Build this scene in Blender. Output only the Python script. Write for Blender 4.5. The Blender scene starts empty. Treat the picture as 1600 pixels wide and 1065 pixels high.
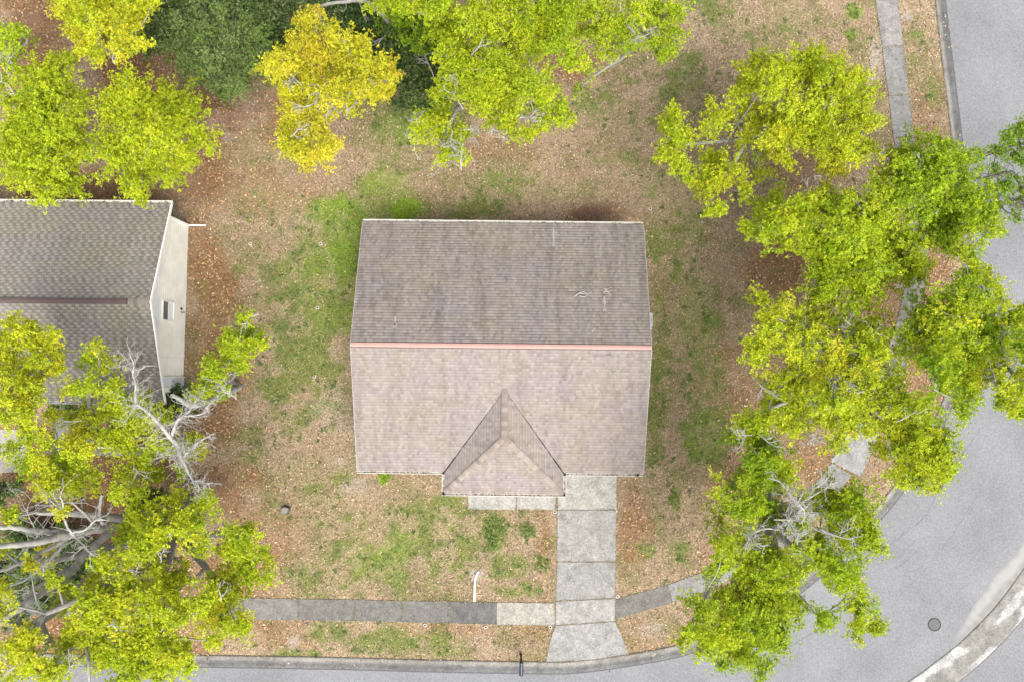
import bpy, bmesh, math
import numpy as np
from mathutils import Vector, Matrix

# ------------------------------------------------------------------ scene, camera, light
SC = bpy.context.scene
COL = SC.collection
H = 35.6                      # camera height over the lawn (m)
F = 1600 * 24.0 / 36.0        # focal length in pixels of the 1600 px photograph
TILT = math.radians(2.87)     # the drone looks very slightly north of straight down

cam = bpy.data.cameras.new('camera')
cam.lens = 24.0
cam.sensor_width = 36.0
cam.sensor_fit = 'HORIZONTAL'
cam.clip_start = 0.5
cam.clip_end = 2000.0
cam_ob = bpy.data.objects.new('camera', cam)
cam_ob.location = (0, 0, H)
cam_ob.rotation_euler = (TILT, 0, 0)
COL.objects.link(cam_ob)
SC.camera = cam_ob

SUN_EL, SUN_AZ = math.radians(55), math.radians(155)   # azimuth clockwise from north: south-east
world = bpy.data.worlds.new('World')
SC.world = world
world.use_nodes = True
wn = world.node_tree
for n in list(wn.nodes):
    wn.nodes.remove(n)
wo = wn.nodes.new('ShaderNodeOutputWorld')
bg = wn.nodes.new('ShaderNodeBackground')
sky = wn.nodes.new('ShaderNodeTexSky')
sky.sky_type = 'NISHITA'
sky.sun_disc = False
sky.sun_elevation = SUN_EL
sky.sun_rotation = SUN_AZ
sky.air_density = 1.0
sky.dust_density = 7.0
sky.ozone_density = 0.6
bg.inputs['Strength'].default_value = 0.15
hs = wn.nodes.new('ShaderNodeHueSaturation')      # thin overcast: most of the blue is gone from the sky
hs.inputs['Saturation'].default_value = 0.35
wn.links.new(sky.outputs[0], hs.inputs['Color'])
wn.links.new(hs.outputs[0], bg.inputs[0])
wn.links.new(bg.outputs[0], wo.inputs[0])

sun = bpy.data.lights.new('sun', 'SUN')
sun.energy = 0.8
sun.angle = math.radians(45)
sun.color = (1.0, 0.95, 0.88)
sun_ob = bpy.data.objects.new('sun', sun)
sd = Vector((math.sin(SUN_AZ) * math.cos(SUN_EL), math.cos(SUN_AZ) * math.cos(SUN_EL), math.sin(SUN_EL)))
sun_ob.rotation_euler = sd.to_track_quat('Z', 'Y').to_euler()
sun_ob.location = (0, -20, 60)
COL.objects.link(sun_ob)

SC.view_settings.view_transform = 'Standard'
SC.view_settings.look = 'None'
SC.view_settings.exposure = 1.16
SC.view_settings.gamma = 1.0
SC.view_settings.use_curve_mapping = False

# ------------------------------------------------------------------ helpers
RT = Matrix.Rotation(TILT, 3, 'X')


def at(u, v, z=0.0):
    """world point at height z seen at photograph pixel (u, v)"""
    d = RT @ Vector(((u - 800.0) / F, -(v - 532.5) / F, -1.0))
    t = (z - H) / d.z
    return Vector((d.x * t, d.y * t, z))


def a2(u, v, z=0.0):
    p = at(u, v, z)
    return (p.x, p.y)


def npa(uv, z=0.0):
    return np.array([a2(u, v, z) for u, v in uv])


def tag(o, label=None, cat=None, group=None, kind=None):
    if label:
        o['label'] = label
    if cat:
        o['category'] = cat
    if group:
        o['group'] = group
    if kind:
        o['kind'] = kind
    return o


def empty(name, loc, label, cat, group=None, rz=0.0):
    o = bpy.data.objects.new(name, None)
    o.empty_display_size = 0.3
    o.location = loc
    o.rotation_euler = (0, 0, rz)
    COL.objects.link(o)
    return tag(o, label, cat, group)


def mesh_np(name, verts, faces, mat, parent=None, cols=None, smooth=False, uv=None, world_co=False):
    """verts (n,3), faces (m,k) of one size k, or a list of lists; cols per vertex (n,3 or 4)"""
    me = bpy.data.meshes.new(name)
    verts = np.asarray(verts, dtype=np.float32)
    if world_co and parent is not None:
        verts = verts - np.array(parent.location, dtype=np.float32)
    if isinstance(faces, np.ndarray):
        m, k = faces.shape
        me.vertices.add(len(verts))
        me.vertices.foreach_set('co', verts.ravel())
        me.loops.add(m * k)
        me.loops.foreach_set('vertex_index', faces.astype(np.int32).ravel())
        me.polygons.add(m)
        me.polygons.foreach_set('loop_start', np.arange(0, m * k, k, dtype=np.int32))
        try:
            me.polygons.foreach_set('loop_total', np.full(m, k, dtype=np.int32))
        except Exception:
            pass
        me.update(calc_edges=True)
    else:
        me.from_pydata([tuple(map(float, p)) for p in verts], [], faces)
        me.update()
    if cols is not None:
        a = me.color_attributes.new('col', 'FLOAT_COLOR', 'POINT')
        c = np.ones((len(verts), 4), dtype=np.float32)
        cols = np.asarray(cols)
        c[:, :cols.shape[1]] = cols
        a.data.foreach_set('color', c.ravel())
    if uv is not None:
        l = me.uv_layers.new(name='UVMap')
        l.data.foreach_set('uv', np.asarray(uv, dtype=np.float32).ravel())
    if smooth:
        me.polygons.foreach_set('use_smooth', np.ones(len(me.polygons), dtype=bool))
    if mat is not None:
        me.materials.append(mat)
    o = bpy.data.objects.new(name, me)
    COL.objects.link(o)
    if parent is not None:
        o.parent = parent
    return o


class MB:
    """collects shapes into one bmesh, built as ONE object"""

    def __init__(s):
        s.b = bmesh.new()

    def box(s, x0, x1, y0, y1, z0, z1, M=None, bev=0.0):
        t = bmesh.new()
        bmesh.ops.create_cube(t, size=1.0)
        for v in t.verts:
            v.co = Vector(((x0 + x1) / 2 + v.co.x * (x1 - x0), (y0 + y1) / 2 + v.co.y * (y1 - y0), (z0 + z1) / 2 + v.co.z * (z1 - z0)))
        if bev > 0:
            bmesh.ops.bevel(t, geom=list(t.edges), offset=bev, segments=2, affect='EDGES', profile=0.6)
        if M is not None:
            bmesh.ops.transform(t, matrix=M, verts=list(t.verts))
        s._merge(t)
        return s

    def _merge(s, t):
        me = bpy.data.meshes.new('tmp')
        t.to_mesh(me)
        t.free()
        s.b.from_mesh(me)
        bpy.data.meshes.remove(me)

    def prism(s, pts, z0, z1, bev=0.0):
        """pts: plan outline counter-clockwise; z0/z1 bottom/top"""
        t = bmesh.new()
        lo = [t.verts.new((p[0], p[1], z0)) for p in pts]
        hi = [t.verts.new((p[0], p[1], z1)) for p in pts]
        n = len(pts)
        t.faces.new(hi)
        t.faces.new(lo[::-1])
        for i in range(n):
            j = (i + 1) % n
            t.faces.new((lo[i], lo[j], hi[j], hi[i]))
        bmesh.ops.recalc_face_normals(t, faces=list(t.faces))
        if bev > 0:
            ed = [e for e in t.edges if all(abs(v.co.z - z1) < 1e-5 for v in e.verts)]
            bmesh.ops.bevel(t, geom=ed, offset=bev, segments=2, affect='EDGES', profile=0.6)
        s._merge(t)
        return s

    def tube(s, pts, rad, n=8, cap=True):
        v, f = tube_np(np.array(pts, dtype=float), np.broadcast_to(np.asarray(rad, dtype=float), (len(pts),)), n)
        t = bmesh.new()
        vs = [t.verts.new(p) for p in v]
        for q in f:
            t.faces.new([vs[i] for i in q])
        if cap:
            t.faces.new([vs[i] for i in range(n)][::-1])
            t.faces.new([vs[len(v) - n + i] for i in range(n)])
        bmesh.ops.recalc_face_normals(t, faces=list(t.faces))
        s._merge(t)
        return s

    def disc(s, x, y, r, z0, z1, n=24, bev=0.0):
        return s.prism([(x + r * math.cos(2 * math.pi * i / n), y + r * math.sin(2 * math.pi * i / n)) for i in range(n)], z0, z1, bev)

    def poly(s, pts):
        s.b.faces.new([s.b.verts.new(p) for p in pts])
        return s

    def build(s, name, mat, parent=None, smooth=False):
        me = bpy.data.meshes.new(name)
        s.b.to_mesh(me)
        s.b.free()
        if smooth:
            me.polygons.foreach_set('use_smooth', np.ones(len(me.polygons), dtype=bool))
        if mat is not None:
            me.materials.append(mat)
        o = bpy.data.objects.new(name, me)
        COL.objects.link(o)
        if parent is not None:
            o.parent = parent
        return o


def tube_np(P, R, n=6):
    m = len(P)
    T = np.gradient(P, axis=0)
    T /= np.linalg.norm(T, axis=1, keepdims=True) + 1e-9
    ref = np.array([0.13, 0.31, 0.94]) if abs(T[0, 2]) < 0.9 else np.array([1.0, 0.1, 0.0])
    A = np.cross(T, ref)
    A /= np.linalg.norm(A, axis=1, keepdims=True) + 1e-9
    B = np.cross(T, A)
    ang = np.linspace(0, 2 * np.pi, n, endpoint=False)
    V = P[:, None, :] + R[:, None, None] * (A[:, None, :] * np.cos(ang)[None, :, None] + B[:, None, :] * np.sin(ang)[None, :, None])
    V = V.reshape(-1, 3)
    i = np.arange(m - 1)[:, None] * n
    j = np.arange(n)[None, :]
    k = (np.arange(n) + 1) % n
    Fq = np.stack([i + j, i + k[None, :], i + n + k[None, :], i + n + j], axis=-1).reshape(-1, 4)
    return V, Fq


class Tubes:
    def __init__(s):
        s.v, s.f, s.n = [], [], 0

    def add(s, P, R, n=5):
        v, f = tube_np(np.asarray(P, dtype=float), np.asarray(R, dtype=float), n)
        s.v.append(v)
        s.f.append(f + s.n)
        s.n += len(v)

    def build(s, name, mat, parent=None, smooth=True):
        if not s.v:
            return None
        return mesh_np(name, np.vstack(s.v), np.vstack(s.f), mat, parent, smooth=smooth, world_co=True)


def fbm(x, y, scale, seed, octaves=3):
    """value noise 0..1"""
    x = np.asarray(x, dtype=float)
    y = np.asarray(y, dtype=float)
    tot, amp, nrm = 0.0, 1.0, 0.0
    for o in range(octaves):
        fx, fy = x / scale * 2 ** o + 1000.3, y / scale * 2 ** o + 1000.7
        ix, iy = np.floor(fx).astype(np.int64), np.floor(fy).astype(np.int64)
        tx, ty = fx - ix, fy - iy
        tx, ty = tx * tx * (3 - 2 * tx), ty * ty * (3 - 2 * ty)

        def h(a, b):
            k = (a * 374761393 + b * 668265263 + (seed + o) * 2246822519) & 0xFFFFFFFF
            k = ((k ^ (k >> 13)) * 1274126177) & 0xFFFFFFFF
            return ((k ^ (k >> 16)) & 0xFFFF) / 65535.0
        n = (h(ix, iy) * (1 - tx) + h(ix + 1, iy) * tx) * (1 - ty) + (h(ix, iy + 1) * (1 - tx) + h(ix + 1, iy + 1) * tx) * ty
        tot = tot + n * amp
        nrm += amp
        amp *= 0.55
    return tot / nrm


def sstep(a, b, x):
    t = np.clip((x - a) / (b - a), 0, 1)
    return t * t * (3 - 2 * t)


def catmull(P, k=8):
    P = np.asarray(P, dtype=float)
    Q = np.vstack([2 * P[0] - P[1], P, 2 * P[-1] - P[-2]])
    out = []
    for i in range(1, len(Q) - 2):
        t = np.linspace(0, 1, k, endpoint=False)[:, None]
        p0, p1, p2, p3 = Q[i - 1], Q[i], Q[i + 1], Q[i + 2]
        out.append(0.5 * ((2 * p1) + (-p0 + p2) * t + (2 * p0 - 5 * p1 + 4 * p2 - p3) * t ** 2 + (-p0 + 3 * p1 - 3 * p2 + p3) * t ** 3))
    out.append(P[-1:])
    return np.vstack(out)


def offset_line(P, d):
    """shift a plan polyline by d to the RIGHT of its direction"""
    T = np.gradient(P, axis=0)
    T /= np.linalg.norm(T, axis=1, keepdims=True) + 1e-9
    return P + d * np.stack([T[:, 1], -T[:, 0]], axis=1)


def signed_dist(X, Y, P):
    """signed distance to polyline P: positive on the RIGHT of its direction"""
    best = np.full(X.shape, 1e9)
    sgn = np.ones(X.shape)
    for i in range(len(P) - 1):
        ax, ay = P[i]
        bx, by = P[i + 1]
        dx, dy = bx - ax, by - ay
        L = dx * dx + dy * dy + 1e-12
        t = np.clip(((X - ax) * dx + (Y - ay) * dy) / L, 0, 1)
        ex, ey = X - (ax + t * dx), Y - (ay + t * dy)
        d = np.hypot(ex, ey)
        m = d < best
        best = np.where(m, d, best)
        cr = dx * (Y - ay) - dy * (X - ax)
        sgn = np.where(m, np.where(cr < 0, 1.0, -1.0), sgn)
    return best * sgn


# ------------------------------------------------------------------ materials
def new_mat(name):
    m = bpy.data.materials.new(name)
    m.use_nodes = True
    nt = m.node_tree
    p = nt.nodes['Principled BSDF']
    p.inputs['Specular IOR Level'].default_value = 0.3
    return m, nt, p


def N(nt, typ, **kw):
    n = nt.nodes.new(typ)
    for k, v in kw.items():
        if k in n.inputs:
            n.inputs[k].default_value = v
        else:
            setattr(n, k, v)
    return n


def ramp(nt, stops, interp='LINEAR'):
    r = nt.nodes.new('ShaderNodeValToRGB')
    r.color_ramp.interpolation = interp
    el = r.color_ramp.elements
    while len(el) < len(stops):
        el.new(0.5)
    for e, (p, c) in zip(el, stops):
        e.position = p
        e.color = (c[0], c[1], c[2], 1) if hasattr(c, '__len__') else (c, c, c, 1)
    return r


def noise(nt, scale, detail=4, rough=0.6, coord=None):
    n = N(nt, 'ShaderNodeTexNoise', Scale=scale, Detail=detail, Roughness=rough)
    if coord is not None:
        nt.links.new(coord, n.inputs['Vector'])
    return n


def mixc(nt, typ, fac, a, b):
    n = nt.nodes.new('ShaderNodeMix')
    n.data_type = 'RGBA'
    n.blend_type = typ
    for sock, v in ((n.inputs[0], fac), (n.inputs[6], a), (n.inputs[7], b)):
        if isinstance(v, (int, float)):
            sock.default_value = v if sock.type == 'VALUE' else (v, v, v, 1)
        elif isinstance(v, tuple):
            sock.default_value = (v[0], v[1], v[2], 1)
        else:
            nt.links.new(v, sock)
    return n.outputs[2]


def bump(nt, p, h, strength=0.3, dist=0.02):
    b = N(nt, 'ShaderNodeBump', Strength=strength, Distance=dist)
    nt.links.new(h, b.inputs['Height'])
    nt.links.new(b.outputs[0], p.inputs['Normal'])


def plain(name, c, rough=0.6, var=0.15, scale=3.0, metal=0.0):
    m, nt, p = new_mat(name)
    tc = N(nt, 'ShaderNodeTexCoord')
    n = noise(nt, scale, 5, 0.65, tc.outputs['Object'])
    r = ramp(nt, [(0.25, tuple(x * (1 - var) for x in c)), (0.75, tuple(min(1, x * (1 + var)) for x in c))])
    nt.links.new(n.outputs[0], r.inputs[0])
    nt.links.new(r.outputs[0], p.inputs['Base Color'])
    p.inputs['Roughness'].default_value = rough
    p.inputs['Metallic'].default_value = metal
    return m


def mat_ground():
    m, nt, p = new_mat('lawn_soil')
    tc = N(nt, 'ShaderNodeTexCoord')
    a = N(nt, 'ShaderNodeAttribute', attribute_name='col')
    n1 = noise(nt, 9.0, 6, 0.75, tc.outputs['Object'])
    r1 = ramp(nt, [(0.28, 0.42), (0.5, 0.95), (0.72, 1.6)])
    nt.links.new(n1.outputs[0], r1.inputs[0])
    c = mixc(nt, 'MULTIPLY', 1.0, a.outputs['Color'], r1.outputs[0])
    n2 = noise(nt, 28.0, 3, 0.7, tc.outputs['Object'])
    r2 = ramp(nt, [(0.3, (0.55, 0.53, 0.5)), (0.55, (1, 1, 1)), (0.7, (1.6, 1.5, 1.35))])
    nt.links.new(n2.outputs[0], r2.inputs[0])
    c = mixc(nt, 'MULTIPLY', 1.0, c, r2.outputs[0])
    nt.links.new(c, p.inputs['Base Color'])
    p.inputs['Roughness'].default_value = 0.95
    p.inputs['Specular IOR Level'].default_value = 0.1
    bump(nt, p, n1.outputs[0], 0.5, 0.04)
    return m


def mat_attr(name, rough=0.8, spec=0.2, var=0.0):
    m, nt, p = new_mat(name)
    a = N(nt, 'ShaderNodeAttribute', attribute_name='col')
    nt.links.new(a.outputs['Color'], p.inputs['Base Color'])
    p.inputs['Roughness'].default_value = rough
    p.inputs['Specular IOR Level'].default_value = spec
    return m


def mat_leaf():
    m, nt, p = new_mat('leaf')
    a = N(nt, 'ShaderNodeAttribute', attribute_name='col')
    nt.links.new(a.outputs['Color'], p.inputs['Base Color'])
    p.inputs['Roughness'].default_value = 0.5
    p.inputs['Specular IOR Level'].default_value = 0.25
    t = N(nt, 'ShaderNodeBsdfTranslucent')
    nt.links.new(a.outputs['Color'], t.inputs['Color'])
    mx = N(nt, 'ShaderNodeMixShader')
    mx.inputs[0].default_value = 0.42
    nt.links.new(p.outputs[0], mx.inputs[1])
    nt.links.new(t.outputs[0], mx.inputs[2])
    nt.links.new(mx.outputs[0], nt.nodes['Material Output'].inputs['Surface'])
    return m


def mat_bark(name, c, var=0.35):
    m, nt, p = new_mat(name)
    tc = N(nt, 'ShaderNodeTexCoord')
    n = noise(nt, 5.0, 6, 0.7, tc.outputs['Object'])
    r = ramp(nt, [(0.3, tuple(x * (1 - var) for x in c)), (0.55, c), (0.75, tuple(min(1, x * (1 + var)) for x in c))])
    nt.links.new(n.outputs[0], r.inputs[0])
    nt.links.new(r.outputs[0], p.inputs['Base Color'])
    p.inputs['Roughness'].default_value = 0.95
    bump(nt, p, n.outputs[0], 0.8, 0.04)
    return m


def mat_asphalt():
    m, nt, p = new_mat('asphalt')
    tc = N(nt, 'ShaderNodeTexCoord')
    n1 = noise(nt, 11.0, 7, 0.82, tc.outputs['Object'])
    r1 = ramp(nt, [(0.30, (0.108, 0.112, 0.118)), (0.5, (0.172, 0.177, 0.185)), (0.70, (0.252, 0.259, 0.270))])
    nt.links.new(n1.outputs[0], r1.inputs[0])
    n2 = noise(nt, 0.35, 5, 0.6, tc.outputs['Object'])
    r2 = ramp(nt, [(0.3, 0.86), (0.7, 1.10)])
    nt.links.new(n2.outputs[0], r2.inputs[0])
    c = mixc(nt, 'MULTIPLY', 1.0, r1.outputs[0], r2.outputs[0])
    # sparse small tar and oil specks
    v = N(nt, 'ShaderNodeTexVoronoi', Scale=1.6)
    nt.links.new(tc.outputs['Object'], v.inputs['Vector'])
    r3 = ramp(nt, [(0.035, 0.45), (0.075, 1.0)])
    nt.links.new(v.outputs['Distance'], r3.inputs[0])
    c = mixc(nt, 'MULTIPLY', 0.7, c, r3.outputs[0])
    nt.links.new(c, p.inputs['Base Color'])
    p.inputs['Roughness'].default_value = 0.9
    bump(nt, p, n1.outputs[0], 0.35, 0.01)
    return m


def mat_concrete(name='concrete', stain=(0.45, 0.45, 0.43)):
    """per-slab tint from the mesh, mottled with mildew and speckle"""
    m, nt, p = new_mat(name)
    tc = N(nt, 'ShaderNodeTexCoord')
    a = N(nt, 'ShaderNodeAttribute', attribute_name='col')
    n1 = noise(nt, 1.7, 7, 0.72, tc.outputs['Object'])
    r1 = ramp(nt, [(0.34, 0.64), (0.5, 0.93), (0.66, 1.12)])
    nt.links.new(n1.outputs[0], r1.inputs[0])
    c = mixc(nt, 'MULTIPLY', 1.0, a.outputs['Color'], r1.outputs[0])
    n2 = noise(nt, 14.0, 5, 0.8, tc.outputs['Object'])
    r2 = ramp(nt, [(0.34, 0.55), (0.5, 1.0), (0.66, 1.4)])
    nt.links.new(n2.outputs[0], r2.inputs[0])
    c = mixc(nt, 'MULTIPLY', 1.0, c, r2.outputs[0])
    v = N(nt, 'ShaderNodeTexVoronoi', Scale=3.2)      # pale lichen spots
    nt.links.new(tc.outputs['Object'], v.inputs['Vector'])
    r3 = ramp(nt, [(0.07, 1.7), (0.13, 1.0)])
    nt.links.new(v.outputs['Distance'], r3.inputs[0])
    c = mixc(nt, 'MULTIPLY', 0.8, c, r3.outputs[0])
    nt.links.new(c, p.inputs['Base Color'])
    p.inputs['Roughness'].default_value = 0.9
    bump(nt, p, n2.outputs[0], 0.3, 0.01)
    return m


def mat_shingle(name, stops, tab, course, line=0.6, stain=0.35, regular=0.0):
    """UVs are metres: u along the eave, v up the slope"""
    m, nt, p = new_mat(name)
    uv = N(nt, 'ShaderNodeUVMap')
    tc = N(nt, 'ShaderNodeTexCoord')
    b = N(nt, 'ShaderNodeTexBrick', Scale=1.0)
    b.offset = 0.37
    b.offset_frequency = 2
    b.inputs['Color1'].default_value = (0, 0, 0, 1)
    b.inputs['Color2'].default_value = (1, 1, 1, 1)
    b.inputs['Mortar'].default_value = (0.5, 0.5, 0.5, 1)
    b.inputs['Mortar Size'].default_value = 0.0
    b.inputs['Brick Width'].default_value = tab
    b.inputs['Row Height'].default_value = course
    nt.links.new(uv.outputs[0], b.inputs['Vector'])
    r = ramp(nt, stops)
    if regular > 0:      # dimensional shingles: raised tabs alternate along each course, shifted from course to course
        sx0 = N(nt, 'ShaderNodeSeparateXYZ')
        nt.links.new(uv.outputs[0], sx0.inputs[0])

        def op(o_, a_, b_):
            q = N(nt, 'ShaderNodeMath', operation=o_)
            for i_, w_ in enumerate((a_, b_)):
                if w_ is None:
                    continue
                if isinstance(w_, (int, float)):
                    q.inputs[i_].default_value = w_
                else:
                    nt.links.new(w_, q.inputs[i_])
            return q.outputs[0]
        row = op('FLOOR', op('DIVIDE', sx0.outputs[1], course), None)
        wn_ = N(nt, 'ShaderNodeTexWhiteNoise', noise_dimensions='1D')
        nt.links.new(row, wn_.inputs['W'])
        ph = op('ADD', op('MULTIPLY', row, 0.41), op('MULTIPLY', wn_.outputs['Value'], 0.35))
        saw = op('FRACT', op('ADD', op('DIVIDE', sx0.outputs[0], 0.36), ph), None)
        tab_ = op('GREATER_THAN', saw, 0.5)
        val = op('ADD', op('MULTIPLY', tab_, regular), op('MULTIPLY', b.outputs['Color'], 1.0 - regular))
        nt.links.new(val, r.inputs[0])
    else:
        nt.links.new(b.outputs['Color'], r.inputs[0])
    # darker band at the exposed butt of every course
    sx = N(nt, 'ShaderNodeSeparateXYZ')
    nt.links.new(uv.outputs[0], sx.inputs[0])
    d = N(nt, 'ShaderNodeMath', operation='DIVIDE')
    nt.links.new(sx.outputs[1], d.inputs[0])
    d.inputs[1].default_value = course
    fr = N(nt, 'ShaderNodeMath', operation='FRACT')
    nt.links.new(d.outputs[0], fr.inputs[0])
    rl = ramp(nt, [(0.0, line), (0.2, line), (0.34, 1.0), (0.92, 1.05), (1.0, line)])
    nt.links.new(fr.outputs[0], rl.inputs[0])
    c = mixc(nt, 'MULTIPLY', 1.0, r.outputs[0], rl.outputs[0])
    # broad weathering, streaked down the slope
    mp = N(nt, 'ShaderNodeMapping')
    mp.inputs['Scale'].default_value = (1.5, 0.18, 1.0)
    nt.links.new(uv.outputs[0], mp.inputs['Vector'])
    n1 = noise(nt, 1.3, 6, 0.68, mp.outputs[0])
    r1 = ramp(nt, [(0.3, 1.0 - stain), (0.5, 1.0), (0.72, 1.0 + stain * 0.5)])
    nt.links.new(n1.outputs[0], r1.inputs[0])
    c = mixc(nt, 'MULTIPLY', 1.0, c, r1.outputs[0])
    n3 = noise(nt, 0.55, 4, 0.6, uv.outputs[0])
    r3 = ramp(nt, [(0.38, (1.0, 0.975, 1.0)), (0.62, (1.02, 1.0, 0.90))])
    nt.links.new(n3.outputs[0], r3.inputs[0])
    c = mixc(nt, 'MULTIPLY', 1.0, c, r3.outputs[0])
    n2 = noise(nt, 40.0, 3, 0.8, uv.outputs[0])
    r2 = ramp(nt, [(0.3, 0.78), (0.7, 1.22)])
    nt.links.new(n2.outputs[0], r2.inputs[0])
    c = mixc(nt, 'MULTIPLY', 1.0, c, r2.outputs[0])
    nt.links.new(c, p.inputs['Base Color'])
    p.inputs['Roughness'].default_value = 0.95
    p.inputs['Specular IOR Level'].default_value = 0.15
    bump(nt, p, rl.outputs[0], 0.6, 0.012)
    return m


def mat_siding(name, c, lap=0.21):
    m, nt, p = new_mat(name)
    tc = N(nt, 'ShaderNodeTexCoord')
    sx = N(nt, 'ShaderNodeSeparateXYZ')
    nt.links.new(tc.outputs['Object'], sx.inputs[0])
    d = N(nt, 'ShaderNodeMath', operation='DIVIDE')
    nt.links.new(sx.outputs[2], d.inputs[0])
    d.inputs[1].default_value = lap
    fr = N(nt, 'ShaderNodeMath', operation='FRACT')
    nt.links.new(d.outputs[0], fr.inputs[0])
    r = ramp(nt, [(0.0, tuple(x * 0.74 for x in c)), (0.2, c), (1.0, c)])
    nt.links.new(fr.outputs[0], r.inputs[0])
    n = noise(nt, 1.5, 4, 0.6, tc.outputs['Object'])
    r2 = ramp(nt, [(0.3, 0.88), (0.7, 1.08)])
    nt.links.new(n.outputs[0], r2.inputs[0])
    c2 = mixc(nt, 'MULTIPLY', 1.0, r.outputs[0], r2.outputs[0])
    nt.links.new(c2, p.inputs['Base Color'])
    p.inputs['Roughness'].default_value = 0.5
    bump(nt, p, fr.outputs[0], 0.6, 0.012)
    return m


M = {
    'ground': mat_ground(),
    'litter': mat_attr('dry_leaf', 0.85),
    'grass': mat_attr('grass_blade', 0.75),
    'leaf': mat_leaf(),
    'bark': mat_bark('bark', (0.27, 0.26, 0.24)),
    'bark_dark': mat_bark('bark_dark', (0.085, 0.075, 0.066)),
    'lichen': mat_bark('lichen_bark', (0.34, 0.335, 0.31), 0.35),
    'twig': mat_bark('bare_twig', (0.30, 0.285, 0.26), 0.25),
    'paletwig': plain('bleached_twig', (0.42, 0.40, 0.36), 0.9, 0.15, 8.0),
    'asphalt': mat_asphalt(),
    'concrete': mat_concrete(),
    'roof': mat_shingle('brown_shingle', [(0.0, (0.176, 0.154, 0.146)), (0.3, (0.205, 0.182, 0.173)), (0.7, (0.216, 0.193, 0.183)), (1.0, (0.246, 0.222, 0.210))], 0.14, 0.145, 0.88, 0.20),
    'roof_rear': mat_shingle('brown_shingle_shaded_stained', [(0.0, (0.157, 0.137, 0.130)), (0.3, (0.188, 0.167, 0.158)), (0.7, (0.202, 0.181, 0.170)), (1.0, (0.232, 0.209, 0.196))], 0.14, 0.145, 0.66, 0.30),  # north slope's shade put into darker tones, with stronger streak stains
    'roof2': mat_shingle('grey_shingle', [(0.0, (0.137, 0.128, 0.117)), (0.30, (0.157, 0.147, 0.134)), (0.65, (0.207, 0.196, 0.177)), (1.0, (0.248, 0.235, 0.212))], 0.18, 0.145, 0.80, 0.15, 0.55),
    'cap': plain('ridge_cap_paint', (0.36, 0.225, 0.196), 0.6, 0.12, 2.0),
    'capdark': plain('ridge_vent_brown', (0.088, 0.064, 0.060), 0.7, 0.15, 2.0),
    'white': plain('white_paint', (0.78, 0.78, 0.76), 0.45, 0.06, 2.0),
    'pvc': plain('white_plastic', (0.80, 0.80, 0.78), 0.35, 0.04, 2.0),
    'gutter': plain('gutter_white', (0.52, 0.51, 0.46), 0.5, 0.15, 4.0),
    'stucco': plain('stucco', (0.50, 0.45, 0.38), 0.9, 0.08, 12.0),
    'siding': mat_siding('cream_siding', (0.90, 0.90, 0.84)),
    'gable': mat_siding('white_gable_siding', (0.82, 0.85, 0.88)),
    'panel': plain('pale_blue_panel', (0.60, 0.64, 0.70), 0.4, 0.05, 3.0),
    'dark': plain('dark_debris', (0.018, 0.016, 0.014), 0.9, 0.4, 30.0),
    'glass': plain('dark_glass', (0.05, 0.055, 0.06), 0.08, 0.1, 2.0),
    'black': plain('black_paint', (0.012, 0.012, 0.014), 0.4, 0.2, 10.0),
    'mailtop': plain('mailbox_metal', (0.05, 0.06, 0.085), 0.28, 0.2, 10.0, 0.6),  # bluish base colour paints the sky's reflection on the black box
    'iron': plain('cast_iron', (0.115, 0.116, 0.118), 0.85, 0.3, 20.0),
    'irondark': plain('cast_iron_frame', (0.035, 0.035, 0.036), 0.8, 0.3, 20.0),
    'acmetal': plain('condenser_grey', (0.36, 0.375, 0.38), 0.5, 0.1, 5.0),
    'flash': plain('dull_flashing', (0.22, 0.20, 0.19), 0.8, 0.15, 8.0),
    'wood': plain('stump_wood', (0.20, 0.18, 0.165), 0.9, 0.45, 14.0),
    'tar': plain('crack_tar', (0.085, 0.087, 0.09), 0.9, 0.3, 10.0),
    'brown': plain('door_brown', (0.16, 0.09, 0.06), 0.6, 0.1, 5.0),
    'sand': mat_attr('pale_sand', 0.95),
}

# ------------------------------------------------------------------ road lines (plan)
KERB_UV = [(-700, 1010), (-300, 1016), (0, 1020), (300, 1023), (500, 1026), (700, 1031), (850, 1033.5), (903, 1032), (986, 1021), (1074, 1003), (1150, 972), (1230, 920), (1310, 852),
           (1380, 780), (1425, 715), (1463, 648), (1490, 575), (1503, 490), (1505, 420), (1502, 340), (1489, 230), (1487, 216), (1474, 110), (1461, 0), (1444, -150), (1420, -400), (1395, -800)]
K0 = catmull(npa(KERB_UV), 6)          # back of the rolled kerb, running west to east and then north
KW = 0.62


def zroad():
    return -0.11


# ------------------------------------------------------------------ ground colour map
BUILT = []      # plan rectangles/polygons kept free of litter and grass


def inside_poly(X, Y, P):
    r = np.zeros(X.shape, dtype=bool)
    n = len(P)
    for i in range(n):
        x0, y0 = P[i][0], P[i][1]
        x1, y1 = P[(i + 1) % n][0], P[(i + 1) % n][1]
        c = ((y0 > Y) != (y1 > Y)) & (X < (x1 - x0) * (Y - y0) / (y1 - y0 + 1e-12) + x0)
        r ^= c
    return r


def blobs(X, Y, L):
    """soft-edged irregular patches listed in photograph pixels (u, v, ru, rv, amount)"""
    wob = (fbm(X, Y, 2.2, 5, 3) - 0.5) * 1.5
    out = np.zeros(X.shape)
    for u, v, ru, rv, a in L:
        cx, cy = a2(u, v)
        d = np.hypot((X - cx) / (ru * H / F), (Y - cy) / (rv * H / F)) + wob
        out = np.maximum(out, a * (1 - sstep(0.45, 1.25, d)))
    return out


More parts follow.
